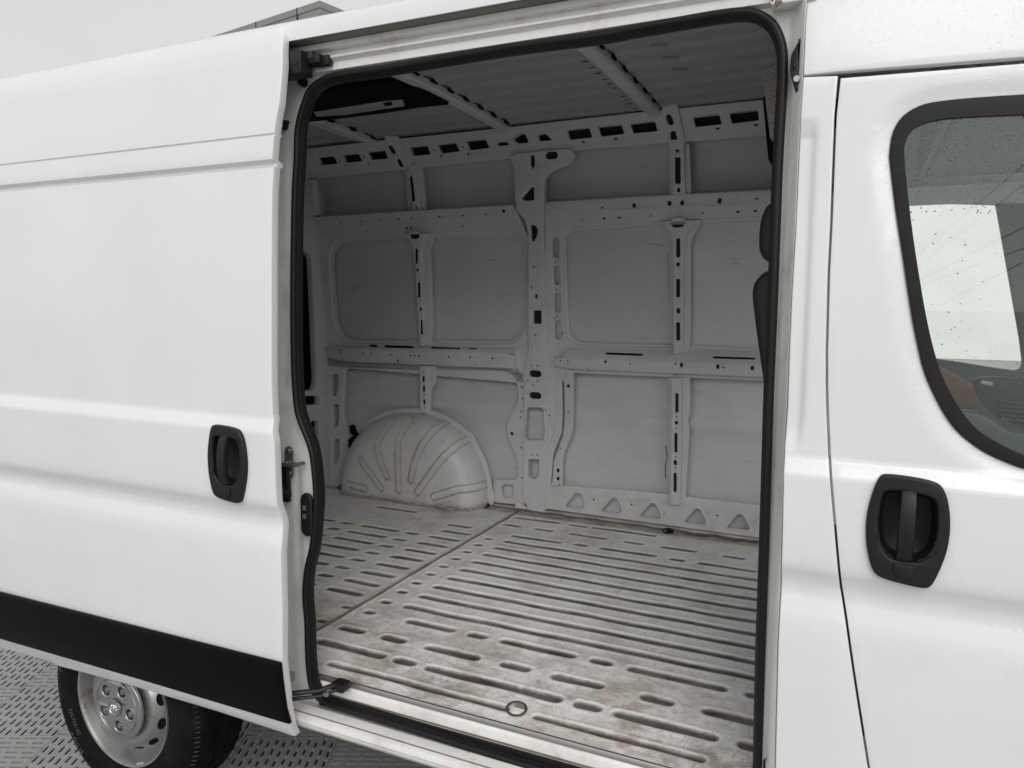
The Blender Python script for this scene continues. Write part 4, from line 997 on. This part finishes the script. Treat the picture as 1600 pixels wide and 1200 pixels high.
def bow(xr, w=.055, fl=.085):
    bm = bmesh.new(); prof = [(-w-fl,.003),(-w-.004,.002),(-w,-.010),(-w+.006,-.024),(-.008,-.024),(0,-.016),(.001,.004)]
    yb = list(np.linspace(1.63, 3.36, 60))
    gridmesh(bm, [[(xr+a, y, rin(y)-.004+b) for a, b in prof] for y in yb])
    b = finish(bm, 'roof_bow', M['primer'], angle=30)
    return b
def pads(b, xr, y0, y1, n):
    for i in range(n):
        y = y0+(y1-y0)*i/(n-1); bm = bmesh.new()
        box(bm, xr-.006, xr+.009, y-.024, y+.024, rin(y)-.007, rin(y)+.006, .003)
        finish(bm, 'adhesive_pad', M['void'], b)
def dashes(b, xr, ylist):
    for y in ylist:
        bm = bmesh.new(); box(bm, xr-.112, xr-.092, y-.003, y+.003, rin(y)-.0035, rin(y)-.0025); finish(bm, 'punched_slot', M['void'], b)
b1 = bow(-1.565, .055, .02); pads(b1, -1.565, 2.35, 3.28, 8); 
b2 = bow(-.835, .058, .012); pads(b2, -.835, 2.48, 3.32, 7); dashes(b2, -.835, [2.62,2.69,2.76,2.84,2.90,2.96,3.08,3.13,3.18,3.26,3.31])
b3 = bow(-2.335, .05); pads(b3, -2.335, 2.95, 3.3, 3)
b4 = bow(.20)
for y in (3.12, 3.22, 3.30, 3.02):
    bm = bmesh.new(); box(bm, -1.565-.10, -1.565-.075, y-.009, y+.009, rin(y)-.0035, rin(y)-.0022); finish(bm, 'punched_slot', M['void'], b1)
for u, v in ((924-50,57),):
    pass
for u, v in (Z3a((680,213),(740,280),(800,345),(855,408))):
    x, y = atZ(u, v, .862); bm = bmesh.new(); box(bm, x-.028, x+.028, y-.012, y+.012, rin(y)-.004, rin(y)+.01, .004, rot=Matrix.Rotation(.25,3,'Z')); finish(bm, 'sealer_dab', M['roofin'])
# black roof hatch area toward the rear
zr = .838
hx = lambda *pts: [atZ(u, v, zr) for u, v in pts]
hat = hx(*Z2a((240,735),(340,578),(500,545),(740,520),(790,512),(860,552),(925,548),(1000,580),(1125,640),(1122,656),(960,672),(700,712),(400,748),(240,765)))
hm = lambda a, b, d: Vector((a, b, zr + d))
HT = plate('roof_hatch_cover', rc(hat,.01), [rc(hx(*Z2a((300,702),(720,640),(825,632),(835,652),(480,705),(320,718))),.006)], None, thick=.012, bevel=.002, mat=M['void'], mapper=hm)
plate('hatch_strip', hx(*Z2a((280,700),(715,632),(835,622),(850,660),(480,715),(300,728))), (), None, thick=.004, bevel=.0005, mat=M['roofin'], parent=HT, mapper=lambda a,b,d: Vector((a,b,zr-.002+d)))
plate('hatch_clip', hx(*Z2a((715,640),(765,632),(775,648),(728,656))), (), None, thick=.004, bevel=.0005, mat=M['void'], parent=HT, mapper=lambda a,b,d: Vector((a,b,zr-.006+d)))

# rear end: plane x = RX, holes
RX = -2.84
def onX(pts):
    out = []
    for u, v in pts:
        d = ray(u, v); k = RX/d.x; out.append((d.y*k, d.z*k))
    return out
rm = lambda a, b, d: Vector((RX - d, a, b))
rear_out = [(1.60,-1.08),(3.56,-1.08),(3.56,.6),(3.40,.82),(3.2,.86),(1.75,.75),(1.60,.66)]
wn = onX([(473,394),(481,394),(487,402),(495,596),(491,609),(474,610)]); 
wy0 = 2.7
wn = [(wy0, wn[0][1])] + wn[1:5] + [(wy0, wn[4][1])]
RD = plate('rear_doors', rear_out, [rc(wn,.02), rc(onX(Z1b((225,315),(310,315),(322,342),(310,370),(225,370))),.01), rc(onX(Z1b((268,470),(316,472),(316,565),(268,560))),.008), rc(onX(Z1b((272,590),(325,592),(325,690),(275,680))),.008)], None, thick=.04, bevel=.004, mat=M['primer'], mapper=rm)
bm = bmesh.new(); box(bm, RX-.12, RX-.06, 1.62, 3.58, -1.08, .64); finish(bm, 'rear_door_skin', M['void'], RD)
for i in range(26):      # fine ribs behind the rear glass
    z = wn[1][1]-.02-.03*i
    if z < wn[-2][1]: break
    bm = bmesh.new(); box(bm, RX-.058, RX-.05, wy0, 3.6, z-.004, z+.004); finish(bm, 'grille_slat', M['void'], RD)
# near side rear quarter (behind the slid door)
q = [(-3.05,.60),(-1.80,.60),(-1.80,-1.142),(-1.78,-1.15),(-1.80,-1.15),(-1.815,-1.05)]+[(AX+math.cos(a)*.42, -1.345+math.sin(a)*.42) for a in np.linspace(.72, math.pi-.72, 14)]+[(-2.62,-1.08),(-3.05,-1.08)]
plate('rear_quarter_panel', q, (), lambda x,z: BY-E(z)*.8+.03, 0, .01, .002, M['paint'], cz=ZC)
# underbody
bm = bmesh.new(); box(bm, -2.9, 1.6, 1.72, 3.55, -1.15, -1.11); finish(bm, 'underbody', M['under'])
bm = bmesh.new(); box(bm, -1.78, 1.6, 1.60, 1.72, -1.21, -1.19); finish(bm, 'underbody', M['under'])
# wheel tub behind the near rear wheel
bm = bmesh.new(); P_ = []
for a in np.linspace(.5, math.pi-.7, 24): P_.append([(AX+math.cos(a)*.43, y, -1.345+math.sin(a)*.40) for y in (1.60,1.95)])
gridmesh(bm, P_); finish(bm, 'wheel_tub', M['under'], recalc=False)

# cab: floor, firewall, headliner, windscreen, dash
bm = bmesh.new(); box(bm, .34, 1.9, 1.60, 3.58, -1.15, -1.08); finish(bm, 'cab_floor', M['dash'])
bm = bmesh.new(); box(bm, 1.55, 1.6, 1.60, 3.58, -1.15, -.30); finish(bm, 'firewall', M['dash'])
bm = bmesh.new(); box(bm, .20, 1.05, 1.68, 3.48, .52, .56, .02); finish(bm, 'headliner', M['liner'])
bm = bmesh.new(); box(bm, .18, .20, 1.62, 3.52, .52, .86); finish(bm, 'roof_bulkhead', M['liner'])
bm = bmesh.new(); P_ = [[(.98+.75*t, y, .62-1.0*t) for y in np.linspace(1.62,3.56,8)] for t in np.linspace(0,1,6)]
gridmesh(bm, P_); finish(bm, 'windscreen', M['glass2'], recalc=False)
bm = bmesh.new(); box(bm, .84, 1.6, 1.64, 3.55, -.62, -.30, .06); 
DB = finish(bm, 'dashboard', M['dash'])
bm = bmesh.new(); box(bm, .72, .95, 2.35, 2.85, -.75, -.27, .03); finish(bm, 'centre_console', M['dash'], DB)
# visible interior seen through the side glass
def slab(name, pts, y, dy, mat, r=.01, parent=VAN, bev=.006):
    s = lambda x, z: y
    return plate(name, rc(on(pts, s), r), (), s, 0, dy, bev, mat, parent=parent, res=2)
slab('centre_armrest', [(1440,568),(1472,575),(1518,600),(1527,606),(1527,632),(1520,640),(1460,640),(1440,600)], 2.35, .10, M['brown'], .02)
slab('passenger_door_card', [(1470,650),(1500,642),(1530,645),(1556,660),(1572,674),(1640,680),(1800,700),(1800,900),(1470,900)], 1.70, .05, M['teal'], .02)
slab('far_door_card', [(1400,553),(1500,566),(1600,583),(1800,600),(1800,800),(1350,800)], 3.46, .04, M['dash'], .01)
slab('dash_top_cowl', [(1520,592),(1560,590),(1640,600),(1800,620),(1800,760),(1600,668),(1560,655),(1530,625)], 2.10, .06, M['dash'], .02)
slab('far_window_pillar', [(1556,318),(1604,318),(1650,595),(1603,583)], 3.47, .03, M['teal'], .005)
for i in range(5):
    slab('air_vent_slat', [(1560,626+i*7),(1640,633+i*7),(1640,635.5+i*7),(1560,628.5+i*7)], 2.09, .012, M['teal'], .001, DB, .0008)
slab('switch_row', [(1534,594),(1553,598),(1550,604),(1531,600)], 2.09, .012, M['steel'], .001, DB, .0008)
# passenger seat
def seatpart(name, pts, y0, y1, mat, parent, r=.03):
    ym = (y0+y1)/2
    bm = poly2d(rc(pts, r, 4), [], y1-y0, .025, 3)
    for v in bm.verts: v.co = Vector((v.co.x, ym - v.co.z, v.co.y))
    return finish(bm, name, mat, parent, 60)
sx0 = lambda u, v: atY(u, v, 1.98)
hr = [sx0(*p) for p in ((1203,312),(1192,322),(1184,345),(1182,385),(1187,400),(1198,409),(1230,410),(1232,312))]
bk = [sx0(*p) for p in ((1205,420),(1190,426),(1177,440),(1173,458),(1179,510),(1186,560),(1193,610),(1202,690),(1215,780),(1280,780),(1260,600),(1240,430))]
SE = seatpart('seat_back', bk, 1.98, 2.46, M['seat'], VAN)
seatpart('head_restraint', hr, 2.00, 2.26, M['seat'], SE)
seatpart('seat_cushion', [(-.12,-.66),(.40,-.64),(.42,-.74),(.36,-.80),(-.10,-.80)], 1.96, 2.46, M['seat'], SE)
bm = bmesh.new(); box(bm, -.05,.33,2.0,2.4,-1.08,-.78,.01); finish(bm, 'seat_base', M['dash'], SE)
bm = bmesh.new(); 
for yy_ in (2.08,2.18): cyl(bm, (-.165,yy_,.04), (-.165,yy_,.20), .006, 8)
finish(bm, 'restraint_post', M['steel'], SE)
# felt covered edge of the cab overhead shelf
fp = [atY(u, v, 2.55) for u, v in ((1190,105),(1230,98),(1230,240),(1203,216))]
bm = poly2d(rc(fp,.006), [], .9, .004)
for v in bm.verts: v.co = Vector((v.co.x, 3.0 - v.co.z, v.co.y))
OS = finish(bm, 'overhead_shelf', M['felt'])
fp = [atY(u, v, 2.53) for u, v in ((1189,146),(1195,145),(1204,212),(1230,236),(1230,250),(1198,246))]
bm = poly2d(fp, [], .9, .003)
for v in bm.verts: v.co = Vector((v.co.x, 3.02 - v.co.z, v.co.y))
finish(bm, 'shelf_edge_trim', M['void'], OS)

# ---------------------------------------------------------------- rear wheel
WX, WY, WZ = -2.19, 1.615, -1.346
WR = bpy.data.objects.new('wheel', None)
def lathe(bm, prof, n=96, wob=None):
    R = []
    for i in range(n):
        a = 2*math.pi*i/n
        R.append([bm.verts.new((WX+r*math.cos(a), WY+y, WZ+r*math.sin(a))) for r, y in prof])
    for i in range(n):
        A, B = R[i], R[(i+1)%n]
        for k in range(len(prof)-1): bm.faces.new((A[k], A[k+1], B[k+1], B[k]))
    return R
bm = bmesh.new()
TP = [(.212,.012),(.222,.002),(.232,-.001),(.250,-.010),(.275,-.016),(.300,-.014),(.318,-.006),(.334,.004),(.345,.014),(.352,.026)]
R = lathe(bm, TP+[(.358,.045),(.3595,.08),(.352,.083),(.352,.087),(.3600,.09),(.3605,.125),(.352,.128),(.352,.132),(.3600,.135),(.3595,.17),(.352,.20),(.330,.22),(.24,.215)], 150)
for i, ring in enumerate(R):     # tread block notches
    if i % 3 == 0:
        for k, v in enumerate(ring):
            if 8 <= k <= 20:
                d = Vector((v.co.x-WX, 0, v.co.z-WZ)); v.co -= d.normalized()*(.008 if k > 9 else .004)
TY = finish(bm, 'wheel', M['tyre'], VAN, angle=25)
# sidewall lettering and ribs
def text_ring(s, r, a0, size, name='sidewall_lettering', flip=False):
    cu = bpy.data.curves.new('t','FONT'); cu.body = s; cu.size = size; cu.extrude = .0014; cu.space_character = 1.15
    ob = bpy.data.objects.new('t', cu); me = bpy.data.meshes.new_from_object(ob); bpy.data.objects.remove(ob)
    bm = bmesh.new(); bm.from_mesh(me)
    for v in bm.verts:
        x, y, z = v.co
        if flip: a = a0 + x/r; rr_ = r - y
        else: a = a0 - x/r; rr_ = r + y
        yy_ = float(np.interp(rr_, [t[0] for t in TP], [t[1] for t in TP]))
        v.co = Vector((WX+rr_*math.cos(a), WY+yy_-.0012-z, WZ+rr_*math.sin(a)))
    finish(bm, name, M['tyre_text'], TY, smooth=False)
text_ring('MICHELIN', .302, -1.25, .034, flip=True)
text_ring('AGILIS', .298, rad(212), .028, flip=True)
text_ring('225/75R16C', .262, rad(196), .017, flip=True)
text_ring('MICHELIN', .280, rad(168), .03)
bm = bmesh.new()
for i in range(46):      # shoulder hash marks
    a = -1.55 + i*.05
    for r0, r1 in ((.3385,.347),):
        p0 = Vector((WX+r0*math.cos(a), WY+.003, WZ+r0*math.sin(a))); p1 = Vector((WX+r1*math.cos(a), WY+.0155, WZ+r1*math.sin(a)))
        tube(bm, [p0, p1], .0012, 4)
finish(bm, 'shoulder_marks', M['tyre_text'], TY)
# steel rim
bm = bmesh.new()
n = 160; prof = [(.214,.014),(.220,.004),(.218,-.002),(.212,.0),(.206,.012),(.200,.040),(.192,.052),(.187,.058),(.183,.056),(.179,.048),(.150,.007),(.145,.003),(.136,.002),(.118,.006),(.10,.010),(.02,.012)]
holes16 = 12
Rr = lathe(bm, prof, n)
finish(bm, 'wheel_rim', M['rim'], TY, angle=40)
for i in range(12):      # round hand holes
    a = rad(15+30*i); r = .1645; bm = bmesh.new()
    c = Vector((WX+r*math.cos(a), WY+.0262, WZ+r*math.sin(a)))
    nrm = Vector((math.cos(a)*.82, -.57, math.sin(a)*.82)).normalized(); tg = Vector((-math.sin(a),0,math.cos(a))); bt = nrm.cross(tg)
    N = 20
    r0 = [bm.verts.new(c + tg*.0215*math.cos(t)+bt*.0135*math.sin(t) + nrm*.0015) for t in [2*math.pi*k/N for k in range(N)]]
    r1 = [bm.verts.new(c + tg*.0200*math.cos(t)+bt*.0120*math.sin(t) + nrm*.0005) for t in [2*math.pi*k/N for k in range(N)]]
    for k in range(N): bm.faces.new((r0[k], r0[(k+1)%N], r1[(k+1)%N], r1[k]))
    bm.faces.new(r1); finish(bm, 'rim_hole', M['void'], TY)
# hub cap
bm = bmesh.new()
outer = slot(0,0,.232,.232,n=20); hs = []
for i in range(5):
    a = rad(90+36+72*i+8); hs.append(slot(.066*math.cos(a), .066*math.sin(a), .037,.037, n=9))
b2d = poly2d(outer, hs, .012, .004, 2)
for v in b2d.verts:
    rr_ = math.hypot(v.co.x, v.co.y); v.co = Vector((WX+v.co.x, WY-.016-v.co.z + .10*rr_**2*6*.12 + (.006 if rr_ > .100 else 0), WZ+v.co.y))
finish(b2d, 'hub_cap', M['cap'], TY, angle=30)
bm = bmesh.new(); lathe(bm, [(.030,-.024),(.028,-.029),(.024,-.030),(.022,-.0265),(.001,-.0265)], 32); lathe(bm, [(.094,-.016),(.0965,-.0215),(.099,-.016)], 64)
finish(bm, 'centre_badge', M['cap'], TY)
bm = bmesh.new()        # horned head emblem in relief
for x, z, sx_, sz_ in ((0,-.004,.005,.011),(0,.008,.007,.005),(-.010,.004,.0055,.007),(.010,.004,.0055,.007),(-.0125,-.005,.003,.005),(.0125,-.005,.003,.005)):
    bmesh.ops.create_icosphere(bm, subdivisions=2, radius=1, matrix=Matrix.Translation((WX+x, WY-.0275, WZ+z)) @ Matrix.Diagonal((sx_,.004,sz_,1)))
finish(bm, 'ram_head_emblem', pbr('bright_badge_metal', (.8,.8,.8), .15, metal=1), TY, recalc=False)
for i in range(5):
    a = rad(90+36+72*i+8); bm = bmesh.new(); p = Vector((WX+.066*math.cos(a), WY-.004, WZ+.066*math.sin(a)))
    cyl(bm, p, p+Vector((0,-.012,0)), .0115, 6); cyl(bm, p+Vector((0,-.012,0)), p+Vector((0,-.016,0)), .006, 12)
    finish(bm, 'wheel_nut', M['steel'], TY)
for i in range(3):
    a = rad(36+120*i); bm = bmesh.new()
    pts = [Vector((WX+.104*math.cos(a+t), WY-.0135, WZ+.104*math.sin(a+t))) for t in np.linspace(-.28,.28,8)]
    tube(bm, pts, .0028, 6); finish(bm, 'cap_ridge', M['cap'], TY)
# balance weights, valve
for a in (rad(197), rad(292)):
    bm = bmesh.new(); pts = [Vector((WX+.207*math.cos(a+t), WY+.002, WZ+.207*math.sin(a+t))) for t in np.linspace(-.07,.07,6)]
    tube(bm, pts, .005, 6); finish(bm, 'balance_weight', pbr('rusty_steel', (.35,.27,.22), .6, spots=[(90,.45,.6,(.5,.47,.45),.8)]), TY)

# ---------------------------------------------------------------- ground: interlocking slotted tiles
GA = YAW                                # tile rows run square to the lane the photographer stands in
gd, gr = Vector((-math.sin(GA), math.cos(GA), 0)), Vector((math.cos(GA), math.sin(GA), 0))
bm = bmesh.new(); s = 900
vs = [bm.verts.new((x, y, -.012)) for x, y in ((-s,-s),(s,-s),(s,s),(-s,s))]; bm.faces.new(vs)
gm = pbr('pale_concrete', (.34,.34,.33), .85, bump=(6,.4,8), spots=[(.5,.4,.7,(.26,.26,.255),.8),(9,.5,.75,(.4,.4,.39),.5)])
GR = finish(bm, 'ground', gm, None, lift=False, smooth=False); GR['kind'] = 'structure'
o = GR
ox, oy = atZ(87, 1150, -H); org = Vector((ox, oy, 0))
p2 = atZ(*(40,1200), -H); p3 = atZ(160,1078.5,-H)
TS = .372
tile_m = pbr('grey_tile_plastic', (.31,.31,.306), .4, bump=(300,.1,2), spots=[(3,.4,.7,(.27,.27,.265),.8),(60,.55,.7,(.22,.21,.19),.5)])
def tile_mesh(rot):
    """slotted plate: every cell is a ring of faces round its own stadium slot"""
    nr, nc = 12, 6; p = TS/nr; q = TS/nc; h = .008; g = .0009
    bm = bmesh.new(); tw, thh = q*.72, p*.34
    for i in range(nr):
        for j in range(nc):
            x0, y0 = -TS/2+q*j, -TS/2+p*i; x1, y1 = x0+q, y0+p
            if j == 0: x0 += g
            if j == nc-1: x1 -= g
            if i == 0: y0 += g
            if i == nr-1: y1 -= g
            cx = -TS/2+q*(j+.5) + (q*.11 if i % 2 else -q*.11); cy = -TS/2+p*(i+.5)
            a, b = tw/2, thh/2; c = b*.7
            inn = [(cx-a+c,cy-b),(cx+a-c,cy-b),(cx+a,cy-b+c*.6),(cx+a,cy+b-c*.6),(cx+a-c,cy+b),(cx-a+c,cy+b),(cx-a,cy+b-c*.6),(cx-a,cy-b+c*.6)]
            out = [(x0,y0),(x1,y0),(x1,y0+(y1-y0)*.4),(x1,y0+(y1-y0)*.6),(x1,y1),(x0,y1),(x0,y0+(y1-y0)*.6),(x0,y0+(y1-y0)*.4)]
            I = [bm.verts.new((x, y, h)) for x, y in inn]; O = [bm.verts.new((x, y, h+.0012)) for x, y in out]; D = [bm.verts.new((x, y, 0)) for x, y in inn]
            for k in range(8):
                m = (k+1) % 8
                bm.faces.new((O[k], O[m], I[m], I[k])); bm.faces.new((I[k], I[m], D[m], D[k]))
    e = TS/2-g
    R4 = [(-e,-e),(e,-e),(e,e),(-e,e)]
    for k in range(4):
        (ax, ay), (bx, by) = R4[k], R4[(k+1)%4]
        bm.faces.new([bm.verts.new(c) for c in ((ax,ay,0),(bx,by,0),(bx,by,h+.0012),(ax,ay,h+.0012))])
    bmesh.ops.rotate(bm, verts=bm.verts, matrix=Matrix.Rotation(GA+(math.pi/2 if rot else 0), 3, 'Z'))
    me = bpy.data.meshes.new('floor_tile'); bm.to_mesh(me); bm.free(); me.materials.append(tile_m); return me
tm = [tile_mesh(0), tile_mesh(1)]
dark = bmesh.new(); c = org + gr*1.0 + gd*1.2
for a, b in ((-8,-4),(12,-4),(12,8),(-8,8)): dark.verts.new(org + gr*TS*a + gd*TS*b + Vector((0,0,-.0087)))
dark.verts.ensure_lookup_table(); dark.faces.new(dark.verts[:])
db = finish(dark, 'tile_underlay', pbr('dark_underlay', (.05,.05,.05), .9), GR, lift=False, smooth=False)
cnt = 0
for i in range(-8, 12):
    for j in range(-4, 8):
        ctr = org + gr*TS*(i+.5) + gd*TS*(j+.5)
        # keep the ones near the van and the camera
        ob = bpy.data.objects.new('floor_tile', tm[(i+j) % 2]); sc.collection.objects.link(ob); ob.parent = GR
        ob.location = ctr + Vector((0,0,-.0083)); cnt += 1

# ---------------------------------------------------------------- buildings behind
d1 = Vector((-1.7317,.3066,0)).normalized(); d2 = Vector((.2521,1.227,0)).normalized()
def building(name, corner_, dA, LA, dB, LB, z0, z1, wall, fascia, fh=.34, proud=.06, label='', cat='building', windows=False):
    root = bpy.data.objects.new(name, None); sc.collection.objects.link(root); root.location = corner_ - Vector((0,0,corner_.z)); root['label'] = label; root['category'] = cat
    def prism(nm, a0, a1, b0, b1, za, zb, mat):
        bm = bmesh.new(); q = [dA*a+dB*b for a, b in ((a0,b0),(a1,b0),(a1,b1),(a0,b1))]
        lo = [bm.verts.new((p.x,p.y,za)) for p in q]; hi = [bm.verts.new((p.x,p.y,zb)) for p in q]
        bm.faces.new(lo); bm.faces.new(hi)
        for k in range(4): bm.faces.new((lo[k], lo[(k+1)%4], hi[(k+1)%4], hi[k]))
        bmesh.ops.recalc_face_normals(bm, faces=bm.faces)
        me = bpy.data.meshes.new(nm); bm.to_mesh(me); bm.free(); me.materials.append(mat)
        o = bpy.data.objects.new(nm, me); sc.collection.objects.link(o); o.parent = root; return o
    gj = M['under']
    prism('wall', 0, LA, 0, LB, z0, z1-.02, wall)
    if fascia:
        prism('parapet_flashing', -proud, LA+proud, -proud, LB+proud, z1-fh*.42, z1, fascia)
        prism('parapet_fascia', -proud*.7, LA+proud*.7, -proud*.7, LB+proud*.7, z1-fh, z1-fh*.42-.003, fascia)
        for k in range(int(LA/1.5)):
            prism('flashing_joint', 1.5*k+.7, 1.5*k+.73, -proud-.006, -proud+.02, z1-fh, z1+.004, gj)
        for k in range(int(LA/.45)): 
            if k < 30: prism('cladding_rib', .45*k+.1, .45*k+.16, -.02, .0, z0, z1-fh, wall)
    return root
Yc = 14.; dd = ray(500, 3); kk = Yc/dd.y
cpos = Vector((dd.x*kk, Yc, 0)); ztop = dd.z*kk + H
gw = pbr('pinkish_grey_cladding', (.52,.49,.485), .7, spots=[(30,.5,.7,(.42,.40,.395),.4)]); gf = pbr('grey_metal_flashing', (.27,.27,.265), .45, metal=.3, spots=[(8,.45,.7,(.20,.20,.195),.6)])
building('grey_trimmed_building', cpos, d1, 13, d2, 12, 0, ztop, gw, gf, label='flat roofed building with grey metal parapet edge behind the van roof', cat='building')
ww = pbr('pale_render', (.86,.86,.85), .8, spots=[(.8,.4,.7,(.76,.76,.75),.7)])
dd = ray(0, 108); kk = 20/dd.y
building('pale_building', Vector((dd.x*kk, 20, 0)), -d2*1.0, 3.0, d1, 20, 0, dd.z*kk+H, ww, None, label='tall pale plain building at the far left above the open door', cat='building')
building('bright_view_wall', Vector((-9, 30, 0)), Vector((1,0,0)), 40, Vector((0,1,0)), 10, 0, 6.5, ww, None, label='long white wall added to brighten the view through the cab windows', cat='building')  # added wall, keeps the far window bright

# ---------------------------------------------------------------- overhead cables across the road (they mirror in the cab window)
cab_m = pbr('black_cable', (.02,.02,.02), .6)
CL = ['highest thin black cable mirrored in the cab window', 'second highest black cable mirrored in the cab window', 'middle black cable mirrored in the cab window edge', 'fourth black cable down mirrored in the cab window', 'lowest black cable mirrored in the cab window']
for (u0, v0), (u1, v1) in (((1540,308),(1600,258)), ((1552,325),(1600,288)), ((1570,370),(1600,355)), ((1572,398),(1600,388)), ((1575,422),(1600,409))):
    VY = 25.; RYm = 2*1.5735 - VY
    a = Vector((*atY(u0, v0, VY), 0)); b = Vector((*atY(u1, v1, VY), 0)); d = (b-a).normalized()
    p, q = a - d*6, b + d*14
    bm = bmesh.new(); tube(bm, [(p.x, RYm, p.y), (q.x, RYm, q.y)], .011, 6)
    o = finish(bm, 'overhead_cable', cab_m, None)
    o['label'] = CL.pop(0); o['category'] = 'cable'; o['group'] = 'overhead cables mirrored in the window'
